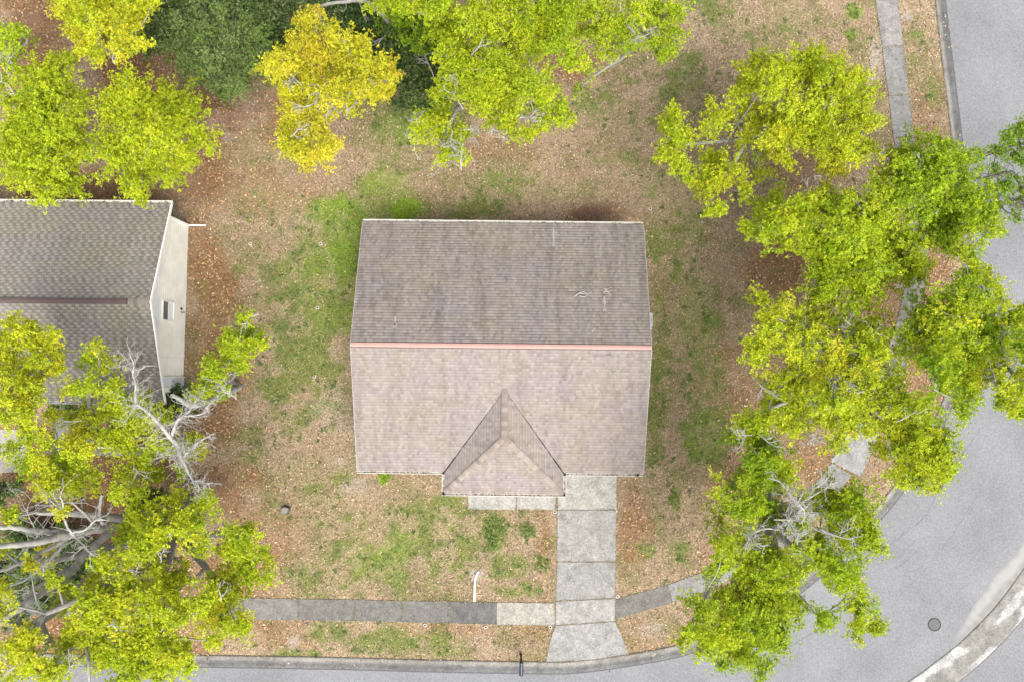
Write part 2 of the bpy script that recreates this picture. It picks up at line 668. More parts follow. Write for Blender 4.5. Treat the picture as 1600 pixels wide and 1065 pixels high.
VIVID = [(600, 300, 62, 34, 0.6), (545, 345, 45, 40, 0.55), (540, 400, 34, 95, 0.62), (540, 325, 60, 34, 0.65), (556, 480, 22, 90, 0.42), (500, 430, 40, 60, 0.3), (590, 860, 45, 35, 0.35), (1095, 680, 30, 35, 0.35), (1085, 500, 30, 60, 0.25), (660, 200, 40, 30, 0.3), (640, 325, 42, 24, 1.0), (600, 320, 60, 30, 0.7), (568, 345, 30, 40, 0.6), (600, 745, 9, 14, 1.0), (1335, 20, 16, 14, 0.8), (1330, 55, 14, 12, 0.7)]
GREEN = [(1040, 280, 50, 40, .35), (1085, 360, 40, 60, .5), (940, 170, 50, 40, .3), (1060, 150, 50, 50, .3), (430, 330, 60, 60, .35), (440, 600, 50, 60, .4), (460, 660, 50, 40, .35), (500, 900, 60, 40, .35), (1020, 700, 20, 60, .4), (450, 800, 40, 30, .3), (780, 290, 60, 30, .4), (540, 420, 40, 90, 0.85), (480, 440, 55, 110, 0.7), (520, 350, 60, 50, 0.7), (470, 540, 60, 70, 0.6), (520, 600, 40, 60, 0.45), (420, 440, 40, 60, 0.4), (735, 325, 60, 25, 0.65),
         (640, 260, 70, 30, 0.3), (660, 190, 60, 50, 0.8), (1030, 400, 18, 60, 0.6), (1085, 480, 45, 60, 0.5), (1100, 600, 40, 70, 0.5), (1095, 680, 45, 45, 0.5), (1030, 560, 25, 120, 0.65), (1060, 420, 60, 60, 0.4),
         (590, 870, 55, 50, 0.75), (630, 840, 60, 40, 0.6), (660, 800, 80, 40, 0.5), (560, 840, 60, 60, 0.45), (700, 860, 50, 40, 0.45), (775, 825, 18, 22, 0.95), (825, 828, 20, 12, 0.9), (770, 850, 14, 10, 0.8), (845, 880, 20, 18, 0.9),
         (800, 885, 35, 18, 0.75), (828, 920, 22, 14, 0.85), (800, 925, 30, 12, 0.7), (690, 780, 60, 20, 0.5), (1055, 780, 12, 18, 0.8), (1010, 860, 14, 12, 0.7), (1060, 860, 20, 15, 0.6),
         (590, 1000, 60, 22, 0.65), (690, 1005, 50, 18, 0.45), (520, 990, 40, 20, 0.5), (460, 1020, 60, 8, 0.5), (1455, 130, 14, 45, 0.75), (1440, 60, 10, 12, 0.5), (1425, 55, 8, 6, 0.8), (1426, 90, 6, 10, 0.8),
         (1120, 20, 60, 20, 0.4), (1230, 30, 50, 30, 0.4), (1150, 40, 40, 30, 0.4), (1350, 70, 25, 40, 0.35), (1080, 100, 30, 30, 0.35), (960, 250, 40, 20, 0.3), (1000, 200, 40, 20, 0.3), (880, 300, 60, 16, 0.35), (1030, 470, 14, 20, 0.8),
         (1105, 500, 8, 9, 0.95), (600, 560, 30, 30, 0.3), (380, 400, 30, 40, 0.25), (465, 400, 15, 12, 0.7), (400, 230, 30, 40, 0.25), (640, 640, 10, 10, 0), (520, 760, 50, 30, 0.4), (470, 720, 40, 30, 0.3)]
LITTER = [(340, 500, 50, 130, 1.0), (300, 380, 45, 60, 0.8), (340, 640, 60, 80, 1.0), (350, 750, 60, 60, 0.85), (400, 850, 70, 70, 0.65), (420, 960, 60, 60, 0.5), (150, 300, 200, 60, 0.9), (60, 60, 120, 90, 1.0), (200, 100, 120, 60, 1.0), (330, 180, 90, 60, 0.9),
          (300, 280, 60, 60, 0.8), (430, 180, 60, 60, 0.7), (480, 300, 60, 40, 0.4), (900, 100, 60, 40, 0.7), (760, 230, 80, 30, 0.35), (1220, 420, 60, 50, 0.9), (1250, 260, 80, 40, 0.6), (1200, 600, 90, 90, 0.6), (1280, 720, 80, 60, 0.85), (1380, 600, 80, 200, 0.7),
          (1180, 760, 60, 60, 0.7), (1150, 900, 70, 60, 0.6), (990, 820, 25, 80, 0.7), (850, 850, 12, 80, 0.7), (100, 760, 260, 110, 1.1), (130, 900, 260, 120, 1.1), (150, 1010, 200, 60, 0.9), (940, 335, 60, 14, 0.8), (1440, 200, 30, 100, 0.5), (700, 985, 150, 14, 0.4), (440, 1000, 60, 20, 0.5),
          (1440, 400, 50, 100, 0.8), (1000, 1000, 40, 25, 0.3), (420, 300, 60, 50, 0.5)]
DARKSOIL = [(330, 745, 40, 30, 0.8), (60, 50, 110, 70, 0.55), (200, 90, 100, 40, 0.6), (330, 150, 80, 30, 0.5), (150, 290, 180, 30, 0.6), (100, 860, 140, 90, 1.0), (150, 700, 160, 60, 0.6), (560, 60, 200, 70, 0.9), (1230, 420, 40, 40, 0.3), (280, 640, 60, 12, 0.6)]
SAND = [(1368, 80, 14, 50, 0.9), (1355, 120, 10, 20, 0.6), (1420, 25, 10, 12, 0.9), (275, 340, 14, 14, 0.9), (340, 190, 40, 20, 0.5), (745, 898, 10, 9, 1.0), (560, 760, 22, 14, 0.7), (460, 1003, 10, 12, 0.7), (700, 330, 10, 7, 0.6), (360, 215, 16, 12, 0.6), (530, 720, 12, 10, 0.5), (385, 175, 30, 30, 0.3), (1020, 985, 20, 12, 0.5), (520, 650, 50, 40, 0.3)]


def ground_maps(X, Y):
    n1 = fbm(X, Y, 1.1, 11, 4)
    n2 = fbm(X, Y, 5.0, 23, 3)
    n3 = fbm(X, Y, 0.5, 31, 2)
    n4 = fbm(X, Y, 0.28, 77, 2)
    g = blobs(X, Y, GREEN)
    g = np.clip(g * 1.15 + 0.30 * (n2 - 0.25), 0, 1)
    nf = fbm(X, Y, 0.42, 131, 2)
    g = sstep(0.46, 0.62, 0.19 + g * 0.52 + (n1 - 0.5) * 0.75 + (nf - 0.5) * 0.75 + (n2 - 0.5) * 0.35) * np.clip(g + 0.45, 0, 1)
    gs = np.clip(blobs(X, Y, GREEN) * (0.65 + 0.75 * n1) + 0.30 * (n2 - 0.15), 0, 1)
    clump = sstep(0.66, 0.76, fbm(X, Y, 0.75, 91, 3)) * (0.35 + 0.65 * np.clip(blobs(X, Y, GREEN) * 1.5, 0, 1))   # separate tufts
    viv = np.clip(blobs(X, Y, VIVID) * (0.55 + 0.9 * n1), 0, 1)
    lit = np.clip(blobs(X, Y, LITTER) * (0.6 + 0.8 * n1) + 0.10 * (n1 - 0.4), 0, 1)
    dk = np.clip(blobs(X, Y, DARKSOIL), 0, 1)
    sa = np.clip(blobs(X, Y, SAND) * (0.3 + 1.4 * n3), 0, 1)
    return dict(n1=n1, n2=n2, n3=n3, n4=n4, g=g, gs=gs, clump=clump, viv=viv, lit=lit, dk=dk, sa=sa)


def mixv(a, b, t):
    return a * (1 - t[..., None]) + np.array(b) * t[..., None]


def ground_color(X, Y):
    m = ground_maps(X, Y)
    c = np.ones(X.shape + (3,)) * np.array((0.272, 0.200, 0.136))
    c = mixv(c, (0.325, 0.235, 0.172), sstep(0.45, 0.7, m['n2']))             # pinkish dead thatch
    c = mixv(c, (0.165, 0.148, 0.066), sstep(0.45, 0.68, m['n1']) * 0.8)      # olive thatch
    c = mixv(c, (0.195, 0.102, 0.054), np.clip(m['lit'], 0, 1) * 0.9)
    c = mixv(c, (0.200, 0.196, 0.082), m['gs'] * 0.95)
    c = mixv(c, (0.135, 0.158, 0.042), m['g'] * 0.85)
    c = mixv(c, (0.100, 0.128, 0.038), m['clump'] * 0.7)
    c = mixv(c, (0.150, 0.240, 0.022), m['viv'])
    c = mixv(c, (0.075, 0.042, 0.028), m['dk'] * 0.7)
    c = mixv(c, (0.33, 0.30, 0.27), m['sa'] * 0.8)
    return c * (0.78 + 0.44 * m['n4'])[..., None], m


# ------------------------------------------------------------------ ground sheet
def axis(lo, hi, step, far):
    inner = np.arange(lo, hi + 1e-6, step)
    out, s, x = [], step, hi
    while x < far:
        s *= 1.35
        x += s
        out.append(x)
    out2, s, x = [], step, lo
    while x > -far:
        s *= 1.35
        x -= s
        out2.append(x)
    return np.concatenate([np.array(out2[::-1]), inner, np.array(out)])


gx, gy = axis(-33, 33, 0.19, 420), axis(-23, 24, 0.19, 420)
GX, GY = np.meshgrid(gx, gy)
DK = signed_dist(GX, GY, K0)             # > 0 on the road side
GZ = -0.34 * sstep(0.04, 0.42, DK)
GZ = np.where(DK > 20.0, -0.34 + 0.34 * sstep(20, 21, DK), GZ)
near = (np.abs(GX) < 34) & (np.abs(GY) < 25)
GZ = GZ + np.where((DK < -0.5) & near, (fbm(GX, GY, 3.0, 3, 3) - 0.5) * 0.03, 0)
gc, _ = ground_color(GX, GY)
nx, ny = len(gx), len(gy)
ii = (np.arange(ny - 1)[:, None] * nx + np.arange(nx - 1)[None, :])
gf = np.stack([ii, ii + 1, ii + nx + 1, ii + nx], axis=-1).reshape(-1, 4)
ground = mesh_np('ground', np.stack([GX, GY, GZ], -1).reshape(-1, 3), gf, M['ground'], cols=gc.reshape(-1, 3), smooth=True)
tag(ground, kind='structure')

# ------------------------------------------------------------------ road, kerb, gutter
road_pts = np.vstack([offset_line(K0, 0.3), offset_line(K0, 20.6)[::-1]])
rl, ro = offset_line(K0, 0.35), None
# simple large sheet lying under the lawn: the lawn sheet dips below it inside the kerb line
rs = MB()
rs.poly([(-60, -40, -0.11), (70, -40, -0.11), (70, 80, -0.11), (-60, 80, -0.11)])
road = tag(rs.build('road', M['asphalt']), kind='structure')


def sweep(line, prof, name, mat, colf, parent=None, smooth=True):
    """prof: list of (offset to the right, z)"""
    L = [offset_line(line, d) for d, z in prof]
    k = len(prof)
    n = len(line)
    V = np.stack([np.column_stack([L[j], np.full(n, prof[j][1])]) for j in range(k)], axis=1).reshape(-1, 3)
    i = np.arange(n - 1)[:, None] * k
    j = np.arange(k - 1)[None, :]
    f = np.stack([i + j, i + k + j, i + k + j + 1, i + j + 1], -1).reshape(-1, 4)
    return mesh_np(name, V, f, mat, parent, cols=colf(V, k), smooth=smooth)


def resample(P, step):
    s = np.concatenate([[0], np.cumsum(np.hypot(*np.diff(P, axis=0).T))])
    t = np.arange(0, s[-1], step)
    return np.column_stack([np.interp(t, s, P[:, 0]), np.interp(t, s, P[:, 1])])


def kerb_cols(V, k):
    base = np.tile(np.array([[0.30, 0.285, 0.25], [0.30, 0.285, 0.25], [0.30, 0.285, 0.25], [0.25, 0.24, 0.22], [0.165, 0.165, 0.16], [0.145, 0.146, 0.145], [0.17, 0.17, 0.168], [0.11, 0.11, 0.11]])[:k], (len(V) // k, 1))
    t = fbm(V[:, 0], V[:, 1], 2.5, 41, 3)
    return base * np.array([0.70]) * (0.75 + 0.5 * t)[:, None]


KR = resample(K0, 0.25)
kerb = sweep(KR, [(-0.02, -0.2), (-0.02, 0.035), (0.06, 0.045), (0.16, 0.035), (0.30, -0.06), (0.42, -0.093), (0.60, -0.098), (0.62, -0.2)], 'kerb', M['concrete'], kerb_cols)
tag(kerb, kind='structure')

# sealed hairline between gutter pan and asphalt, and the wandering cracks of the old road: parts of the road
sweep(resample(K0, 0.25), [(0.612, -0.1065), (0.665, -0.1065)], 'joint', M['tar'], lambda V, k: np.ones((len(V), 3)) * 0.05, road)


def crack(uvs, w, seed):
    P = resample(catmull(npa(uvs, -0.11), 8), 0.12)
    r = np.random.default_rng(seed)
    P = P + r.normal(0, 0.018, P.shape)
    W = w * 0.85 * (0.3 + 1.2 * r.random(len(P))) * (fbm(P[:, 0], P[:, 1], 0.7, seed, 2) > 0.36)
    W = np.maximum(W, 0.002)
    T = np.gradient(P, axis=0)
    T /= np.linalg.norm(T, axis=1, keepdims=True)
    Nn = np.column_stack([T[:, 1], -T[:, 0]]) * W[:, None] / 2
    V = np.stack([np.column_stack([P + Nn, np.full(len(P), -0.106)]), np.column_stack([P - Nn, np.full(len(P), -0.106)])], 1).reshape(-1, 3)
    i = np.arange(len(P) - 1)[:, None] * 2
    f = np.concatenate([i, i + 2, i + 3, i + 1], 1)
    mesh_np('crack', V, f, M['tar'], road)


crack([(1375, 862), (1410, 835), (1445, 806), (1470, 760), (1500, 715), (1540, 660)], 0.022, 1)
crack([(1380, 900), (1420, 872), (1440, 850)], 0.018, 2)
crack([(1402, 935), (1430, 905), (1465, 868), (1500, 815), (1530, 770)], 0.016, 3)
crack([(1180, 1030), (1230, 1012), (1290, 975)], 0.02, 4)
crack([(1400, 1010), (1440, 990), (1520, 900)], 0.012, 5)
crack([(1545, 20), (1552, 90), (1561, 160), (1570, 210)], 0.010, 6)
crack([(1500, 1062), (1540, 1030), (1600, 975)], 0.012, 7)
crack([(1540, 380), (1552, 440), (1548, 520)], 0.012, 8)

# concrete valley gutter across the side street mouth, half buried in sand
VG = resample(catmull(npa([(1330, 1180), (1400, 1108), (1458, 1065), (1510, 1024), (1562, 973), (1600, 925), (1660, 835), (1720, 730)], -0.1), 10), 0.09)


def vg_cols(V, k):
    n = len(V) // k
    acr = np.tile(np.linspace(0, 1, k), n)
    t = fbm(V[:, 0], V[:, 1], 1.1, 51, 4)
    t2 = fbm(V[:, 0], V[:, 1], 0.35, 57, 3)
    dirt = np.array([0.195, 0.190, 0.175])
    clean = np.array([0.34, 0.337, 0.322])
    al = V[:, 1]
    edge = 0.26 + 0.22 * sstep(-16.5, -13.0, al) + (t - 0.5) * 0.5 + (t2 - 0.5) * 0.15
    w = 1 - sstep(-0.02, 0.02, acr - np.where(al < -13.9, edge, 0.0))
    w2 = sstep(0.0, 0.03, acr - 0.83 - (t - 0.5) * 0.6) * sstep(-15.2, -14.6, al)
    w3 = (1 - sstep(0.10, 0.13, np.abs(acr - 0.47) + (t2 - 0.5) * 0.3)) * sstep(-13.0, -12.4, al)
    w = np.clip(w + w2 + w3, 0, 1)
    c = dirt * (0.75 + 0.5 * t2)[:, None]
    return c * (1 - w)[:, None] + clean * w[:, None]


pr = [(-0.72 + 1.44 * q / 15.0, -0.085 - 0.018 * math.sin(math.pi * q / 15.0)) for q in range(16)]
vg = sweep(VG, [(-0.72, -0.15)] + pr + [(0.72, -0.15)], 'valley_gutter', M['concrete'], lambda V, k: vg_cols(V, k))
tag(vg, kind='structure')
sweep(VG, [(0.71, -0.1055), (0.775, -0.1055)], 'joint', M['tar'], lambda V, k: np.ones((len(V), 3)) * 0.05, road)

# pale washed sand lying on the asphalt along the gutter: irregular sheet, a little thicker in the middle
SLN = resample(catmull(npa([(1482, 1006), (1516, 966), (1556, 914), (1594, 868), (1636, 812), (1680, 745)], -0.1), 10), 0.08)
ns = 12
Vs, cs_ = [], []
rr = np.random.default_rng(5)
tw = np.linspace(0, 1, len(SLN))
T = np.gradient(SLN, axis=0)
T /= np.linalg.norm(T, axis=1, keepdims=True)
NN = np.column_stack([T[:, 1], -T[:, 0]])
wl = 0.10 + 0.30 * sstep(0, 0.4, tw) + 0.30 * (fbm(SLN[:, 0], SLN[:, 1], 0.9, 61, 3) - 0.5)
wr = 0.45 + 0.45 * sstep(0, 0.4, tw) + 0.25 * (fbm(SLN[:, 0], SLN[:, 1], 0.7, 67, 3) - 0.5)
for q in range(ns):
    s = q / (ns - 1)
    off = -wl * (1 - s) + wr * s
    zz = -0.112 + 0.022 * math.sin(math.pi * s)
    Vs.append(np.column_stack([SLN + NN * off[:, None], np.full(len(SLN), zz)]))
Vs = np.stack(Vs, 1)
V = Vs.reshape(-1, 3)
i = np.arange(len(SLN) - 1)[:, None] * ns
j = np.arange(ns - 1)[None, :]
f = np.stack([i + j, i + ns + j, i + ns + j + 1, i + j + 1], -1).reshape(-1, 4)
tt = fbm(V[:, 0], V[:, 1], 0.3, 71, 3)
acr = np.tile(np.linspace(-1, 1, ns), len(SLN))
fade = np.repeat(sstep(0.0, 0.2, tw), ns)
ww = np.clip(sstep(-1.0, -0.45, acr) * (1 - sstep(-0.25, 0.30, acr)) * (0.15 + 1.5 * tt) * fade * 1.25, 0, 1)[:, None]
wd = np.clip(sstep(-0.3, 0.25, acr) * fade, 0, 1)[:, None]
cc = np.array([0.182, 0.187, 0.192]) * (1 - wd) + np.array([0.205, 0.199, 0.184]) * (0.7 + 0.6 * tt)[:, None] * wd
cc = cc * (1 - ww) + np.array([0.275, 0.273, 0.264]) * ww
sand = mesh_np('sand', V, f, M['sand'], cols=cc, smooth=True)
tag(sand, 'pale sand washed along the valley gutter on the asphalt', 'sand', kind='stuff')

# ------------------------------------------------------------------ pavements: slabs with real open joints
def slab_obj(name, slabs, z0, kind='structure'):
    """slabs: list of (outline uv or xy, tint, z) -> one mesh, each slab its own block"""
    mb = MB()
    V, Fc, C = [], [], []
    nv = 0
    for pts, tint, z in slabs:
        t = bmesh.new()
        lo = [t.verts.new((p[0], p[1], z0)) for p in pts]
        hi = [t.verts.new((p[0], p[1], z)) for p in pts]
        n = len(pts)
        t.faces.new(hi)
        for q in range(n):
            t.faces.new((lo[q], lo[(q + 1) % n], hi[(q + 1) % n], hi[q]))
        bmesh.ops.recalc_face_normals(t, faces=list(t.faces))
        ed = [e for e in t.edges if all(abs(v.co.z - z) < 1e-5 for v in e.verts)]
        bmesh.ops.bevel(t, geom=ed, offset=0.012, segments=1, affect='EDGES')
        t.verts.index_update()
        for v in t.verts:
            V.append(tuple(v.co))
            C.append(tint)
        for fc in t.faces:
            Fc.append([v.index + nv for v in fc.verts])
        nv += len(t.verts)
        t.free()
    o = mesh_np(name, np.array(V), Fc, M['concrete'], cols=np.array(C))
    return tag(o, kind=kind)


def shrink(P, g=0.012):
    P = np.asarray(P, dtype=float)
    c = P.mean(axis=0)
    out = []
    n = len(P)
    for i in range(n):      # inset every edge by g
        a, b, d = P[i - 1], P[i], P[(i + 1) % n]
        e1, e2 = (b - a) / np.linalg.norm(b - a), (d - b) / np.linalg.norm(d - b)
        n1, n2 = np.array([-e1[1], e1[0]]), np.array([-e2[1], e2[0]])
        if np.dot(n1, c - b) < 0:
            n1 = -n1
        if np.dot(n2, c - b) < 0:
            n2 = -n2
        bi = n1 + n2
        out.append(b + bi / (np.dot(bi, n1) + 1e-6) * g)
    return np.array(out)


DK1, DK2, MID, LT, LT2 = (0.140, 0.135, 0.124), (0.165, 0.159, 0.147), (0.20, 0.195, 0.185), (0.28, 0.268, 0.238), (0.305, 0.297, 0.270)
walk = []


def walk_w(top, bot, tints):
    """top/bot: matching pixel lists of the two edges"""
    for i in range(len(top) - 1):
        P = npa([top[i], top[i + 1], bot[i + 1], bot[i]], 0.03)
        walk.append((shrink(P, 0.010), tints[i % len(tints)], 0.03))


walk_w([(-60, 925), (20, 927), (100, 929), (190, 930), (285, 931.5), (380, 933), (466, 934.5), (555, 936), (628, 937.5), (701, 939), (776, 940.5), (867, 941)],
       [(-60, 959), (20, 961), (100, 963), (190, 964), (285, 966), (380, 967.5), (466, 968.5), (555, 970), (628, 971.5), (701, 973), (776, 975.5), (867, 977)],
       [DK2, DK1, DK2, DK1, DK1, DK2, DK1, DK1, (0.138, 0.133, 0.124), (0.112, 0.110, 0.106), LT])
walk_w([(962, 935.5), (1043, 913), (1098, 893), (1150, 866), (1205, 826), (1262, 771), (1300, 722)],
       [(962, 967), (1051, 941), (1112, 920), (1172, 890), (1233, 848), (1293, 790), (1332, 742)],
       [DK1, MID, MID, DK2, MID, MID])
walk_w([(1298, 720), (1338, 655), (1375, 580), (1402, 500), (1420, 420), (1420, 330), (1411, 290), (1396, 216), (1388, 150), (1378, 72), (1368, 0), (1358, -80), (1348, -160)],
       [(1345, 745), (1376, 676), (1408, 596), (1434, 510), (1451, 424), (1452, 325), (1442, 284), (1428, 214), (1421, 148), (1412, 72), (1404, 0), (1396, -80), (1388, -160)],
       [(0.24, 0.24, 0.235), MID, MID, DK2, DK2, DK2, DK2, MID, MID, (0.22, 0.21, 0.2), MID, MID])
slab_obj('sidewalk', walk, -0.07)

drive = []
for q, tint in (
        ([(872, 730), (964, 730), (963.5, 796), (870.5, 796)], LT2),
        ([(870.5, 796), (963.5, 796), (962.5, 877), (870, 877)], (0.245, 0.240, 0.225)),
        ([(870, 877), (962.5, 877), (961.5, 934), (868.5, 938.5)], (0.228, 0.225, 0.213)),
        ([(868.5, 938.5), (961.5, 934), (961, 970), (867.5, 976.5)], (0.265, 0.260, 0.242)),
        ([(867.5, 976.5), (961, 970), (973, 995), (983, 1021), (935, 1029), (900, 1032), (853, 1033.5), (858, 1005)], (0.245, 0.241, 0.230))):
    drive.append((shrink(npa(q, 0.04), 0.012), tint, 0.04))
slab_obj('driveway', drive, -0.07)
entry = []
for q in ([(731, 752), (807, 752), (807, 795.5), (731, 795.5)], [(807, 752), (869, 752), (868, 796), (807, 795.5)]):
    entry.append((shrink(npa(q, 0.045), 0.010), LT2, 0.045))
slab_obj('entry_walk', entry, -0.07)
# concrete at the neighbour's front, mostly under the trees
slab_obj('path', [(shrink(npa(q, 0.05), 0.01), t_, 0.05) for q, t_ in (
    ([(85, 630), (111, 630), (111, 735), (85, 735)], (0.18, 0.18, 0.185)),
    ([(111, 701), (200, 701), (200, 712), (111, 712)], (0.17, 0.17, 0.175)),
    ([(200, 701), (318, 701), (318, 712), (200, 712)], (0.17, 0.17, 0.175)))], -0.07)
slab_obj('driveway_pad', [(shrink(npa([(-90, 670), (44, 670), (40, 736), (-90, 745)], 0.05), 0.01), (0.30, 0.285, 0.255), 0.05)], -0.07)

for w in walk + drive + entry:
    BUILT.append(np.asarray(w[0]))


# ------------------------------------------------------------------ houses
def gable_roof_faces(x0, x1, y0, y1, ze, slope, th=0.16):
    pass


def slope_sheet(name, quad, mat, parent, th=0.10, u_dir=None):
    """a roof plane: quad/tri corners (eave left, eave right, ridge right, ridge left), UVs in metres, with thickness downwards"""
    P = [Vector(p) for p in quad]
    e = (P[1] - P[0]).normalized()
    nrm = (P[1] - P[0]).cross(P[-1] - P[0]).normalized()
    if nrm.z < 0:
        nrm = -nrm
    up = nrm.cross(e)
    if up.z < 0:
        up = -up
    me = bpy.data.meshes.new(name)
    n = len(P)
    vs = P + [p - Vector((0, 0, th)) for p in P]
    fs = [list(range(n)), list(range(2 * n - 1, n - 1, -1))] + [[i, (i + 1) % n, n + (i + 1) % n, n + i][::-1] for i in range(n)]
    me.from_pydata(vs, [], fs)
    me.update()
    l = me.uv_layers.new(name='UVMap')
    for lp in me.loops:
        d = me.vertices[lp.vertex_index].co - P[0]
        l.data[lp.index].uv = (d.dot(e) + 50.0, d.dot(up) + 50.0 * 0.145)
    bm = bmesh.new()
    bm.from_mesh(me)
    bmesh.ops.recalc_face_normals(bm, faces=list(bm.faces))
    bm.to_mesh(me)
    bm.free()
    me.materials.append(mat)
    o = bpy.data.objects.new(name, me)
    COL.objects.link(o)
    o.parent = parent
    return o


# ---- main house
ROT = math.radians(-0.62)
pc = at(782.8, 540.3, 4.66)
house = empty('house', (pc.x, pc.y, 0), 'single storey house under a weathered brown shingle roof with a pink ridge strip', 'house', rz=ROT)
hw = (1018.3 - 547.0) / 2 * (H - 4.66) / F / math.cos(ROT)          # half length of the ridge
ZE, ZR = 2.72, 4.66
yb = (at(786, 348.0, ZE).y - pc.y)
yf = (at(781, 737.5, ZE).y - pc.y)
RUN = max(abs(yb), abs(yf))
print('house', hw, yb, yf, (ZR - ZE) / abs(yb), (ZR - ZE) / abs(yf))
# walls
wl_ = MB()
WX, WB, WF = hw - 0.3, yb - 0.42, yf + 0.42
for (x0, x1, y0, y1) in ((-WX, WX, WB - 0.2, WB), (-WX, WX, WF, WF + 0.2), (-WX, -WX + 0.2, WF + 0.2, WB - 0.2), (WX - 0.2, WX, WF + 0.2, WB - 0.2)):
    wl_.box(x0, x1, y0, y1, -0.1, 2.55)
for sx in (-WX, WX - 0.2):      # gable ends
    s_ = (ZR - ZE) / abs(yb)
    t = bmesh.new()
    top = 2.55 + (WB) * s_ - 0.02
    ring = [(WB, 2.551), (0, top), (WF, 2.551)]
    a_ = [t.verts.new((sx, y, z)) for y, z in ring]
    b_ = [t.verts.new((sx + 0.2, y, z)) for y, z in ring]
    t.faces.new(a_)
    t.faces.new(b_[::-1])
    for q in range(3):
        t.faces.new((a_[q], b_[q], b_[(q + 1) % 3], a_[(q + 1) % 3]))
    bmesh.ops.recalc_face_normals(t, faces=list(t.faces))
    wl_._merge(t)
wl_.build('wall', M['stucco'], house)

# front hip gable geometry, in the house frame
Rz = Matrix.Rotation(-ROT, 3, 'Z')


def loc(u, v, z):
    return Rz @ (at(u, v, z) - Vector((pc.x, pc.y, 0)))


gl, gr, gf_ = loc(694.5, 755, ZE), loc(880.5, 755, ZE), loc(787, 771, ZE)
gx0, gx1, gyf = gl.x, gr.x, gf_.y
gcx = (gx0 + gx1) / 2
gh = (gx1 - gx0) / 2
sm = (ZR - ZE) / abs(yf)
sg = 0.455
gz = ZE + gh * sg
gya = yf + (gz - ZE) / sm         # where the gable ridge dies into the main slope
ghip = gyf + gh * 0.98            # apex of the hip
print('gable', gx0, gx1, gyf, gz, gya, ghip)
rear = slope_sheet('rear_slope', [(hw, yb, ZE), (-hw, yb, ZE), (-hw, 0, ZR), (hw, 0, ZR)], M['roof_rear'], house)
front = slope_sheet('front_slope', [(-hw, yf, ZE), (hw, yf, ZE), (hw, 0, ZR), (-hw, 0, ZR)], M['roof'], house)
# porch roof: three planes, butted on the hip and ridge lines and lifted 6 mm off the main slope along the valleys
lift = 0.006
A, B = (gcx, ghip, gz), (gcx, gya, gz)
FL, FR = (gx0, gyf, ZE), (gx1, gyf, ZE)
VL, VR = (gx0, yf, ZE + lift), (gx1, yf, ZE + lift)
slope_sheet('porch_roof', [FL, FR, A], M['roof'], house, 0.08)
slope_sheet('porch_roof', [VL, FL, A, (gcx, gya, gz + lift)], M['roof'], house, 0.06)
slope_sheet('porch_roof', [FR, VR, (gcx, gya, gz + lift), A], M['roof'], house, 0.06)


def shingle_caps(a, b, name, mat, parent, w=0.26, n=None, seed=0):
    """overlapping cap shingles along a ridge or hip from the low end a to the high end b; each folded over the line"""
    a, b = Vector(a), Vector(b)
    L = (b - a).length
    n = n or max(2, int(L / 0.2))
    d = (b - a).normalized()
    s = d.cross(Vector((0, 0, 1))).normalized()
    upv = s.cross(d)
    rg = np.random.default_rng(seed)
    V, Fq, UV = [], [], []
    for i in range(n):
        p0 = a + d * (L * i / n) + upv * 0.03
        p1 = a + d * (L * (i + 1.15) / n if i < n - 1 else L) + upv * 0.012
        k = len(V)
        dr = 0.33 * w / 2
        for p in (p0, p1):
            V += [tuple(p + s * w / 2 - Vector((0, 0, dr))), tuple(p), tuple(p - s * w / 2 - Vector((0, 0, dr)))]
        Fq += [[k, k + 1, k + 4, k + 3], [k + 1, k + 2, k + 5, k + 4]]
        uu, vv = rg.integers(0, 200) * 0.19 + 0.03, rg.integers(0, 300) * 0.145
        q = [(uu, vv + 0.06), (uu + 0.07, vv + 0.06), (uu + 0.07, vv + 0.12), (uu, vv + 0.12)]
        UV += q + q
    return mesh_np(name, V, np.array(Fq), mat, parent, uv=UV)


lightroof = mat_shingle('cap_shingle', [(0.0, (0.17, 0.142, 0.13)), (0.5, (0.22, 0.19, 0.175)), (1.0, (0.27, 0.24, 0.215))], 0.19, 0.145, 1.0, 0.15)
shingle_caps((gx0 + 0.03, gyf + 0.03, ZE + 0.02), (gcx, ghip, gz + 0.02), 'hip_cap', lightroof, house, 0.26, None, 1)
shingle_caps((gx1 - 0.03, gyf + 0.03, ZE + 0.02), (gcx, ghip, gz + 0.02), 'hip_cap', lightroof, house, 0.26, None, 2)
shingle_caps((gcx, ghip - 0.1, gz + 0.03), (gcx, gya + 0.05, gz + 0.03), 'porch_ridge_cap', lightroof, house, 0.30, None, 3)
# dark grime lying in the two valleys
for sx in (-1, 1):
    V, Fq = [], []
    p0, p1 = Vector((gcx + sx * gh, yf, ZE)), Vector((gcx, gya, gz))
    rg = np.random.default_rng(9)
    for i in range(41):
        t_ = i / 40
        p = p0.lerp(p1, t_)
        w_ = (0.007 + 0.026 * (1 - t_) ** 1.5) * (0.6 + 0.8 * rg.random())
        V += [(p.x + sx * w_, p.y, p.z + 0.016), (p.x - sx * w_, p.y, p.z + 0.028)]
        if i:
            k = 2 * i
            Fq.append([k - 2, k - 1, k + 1, k])
    mesh_np('valley_debris', V, np.array(Fq), M['dark'], house)

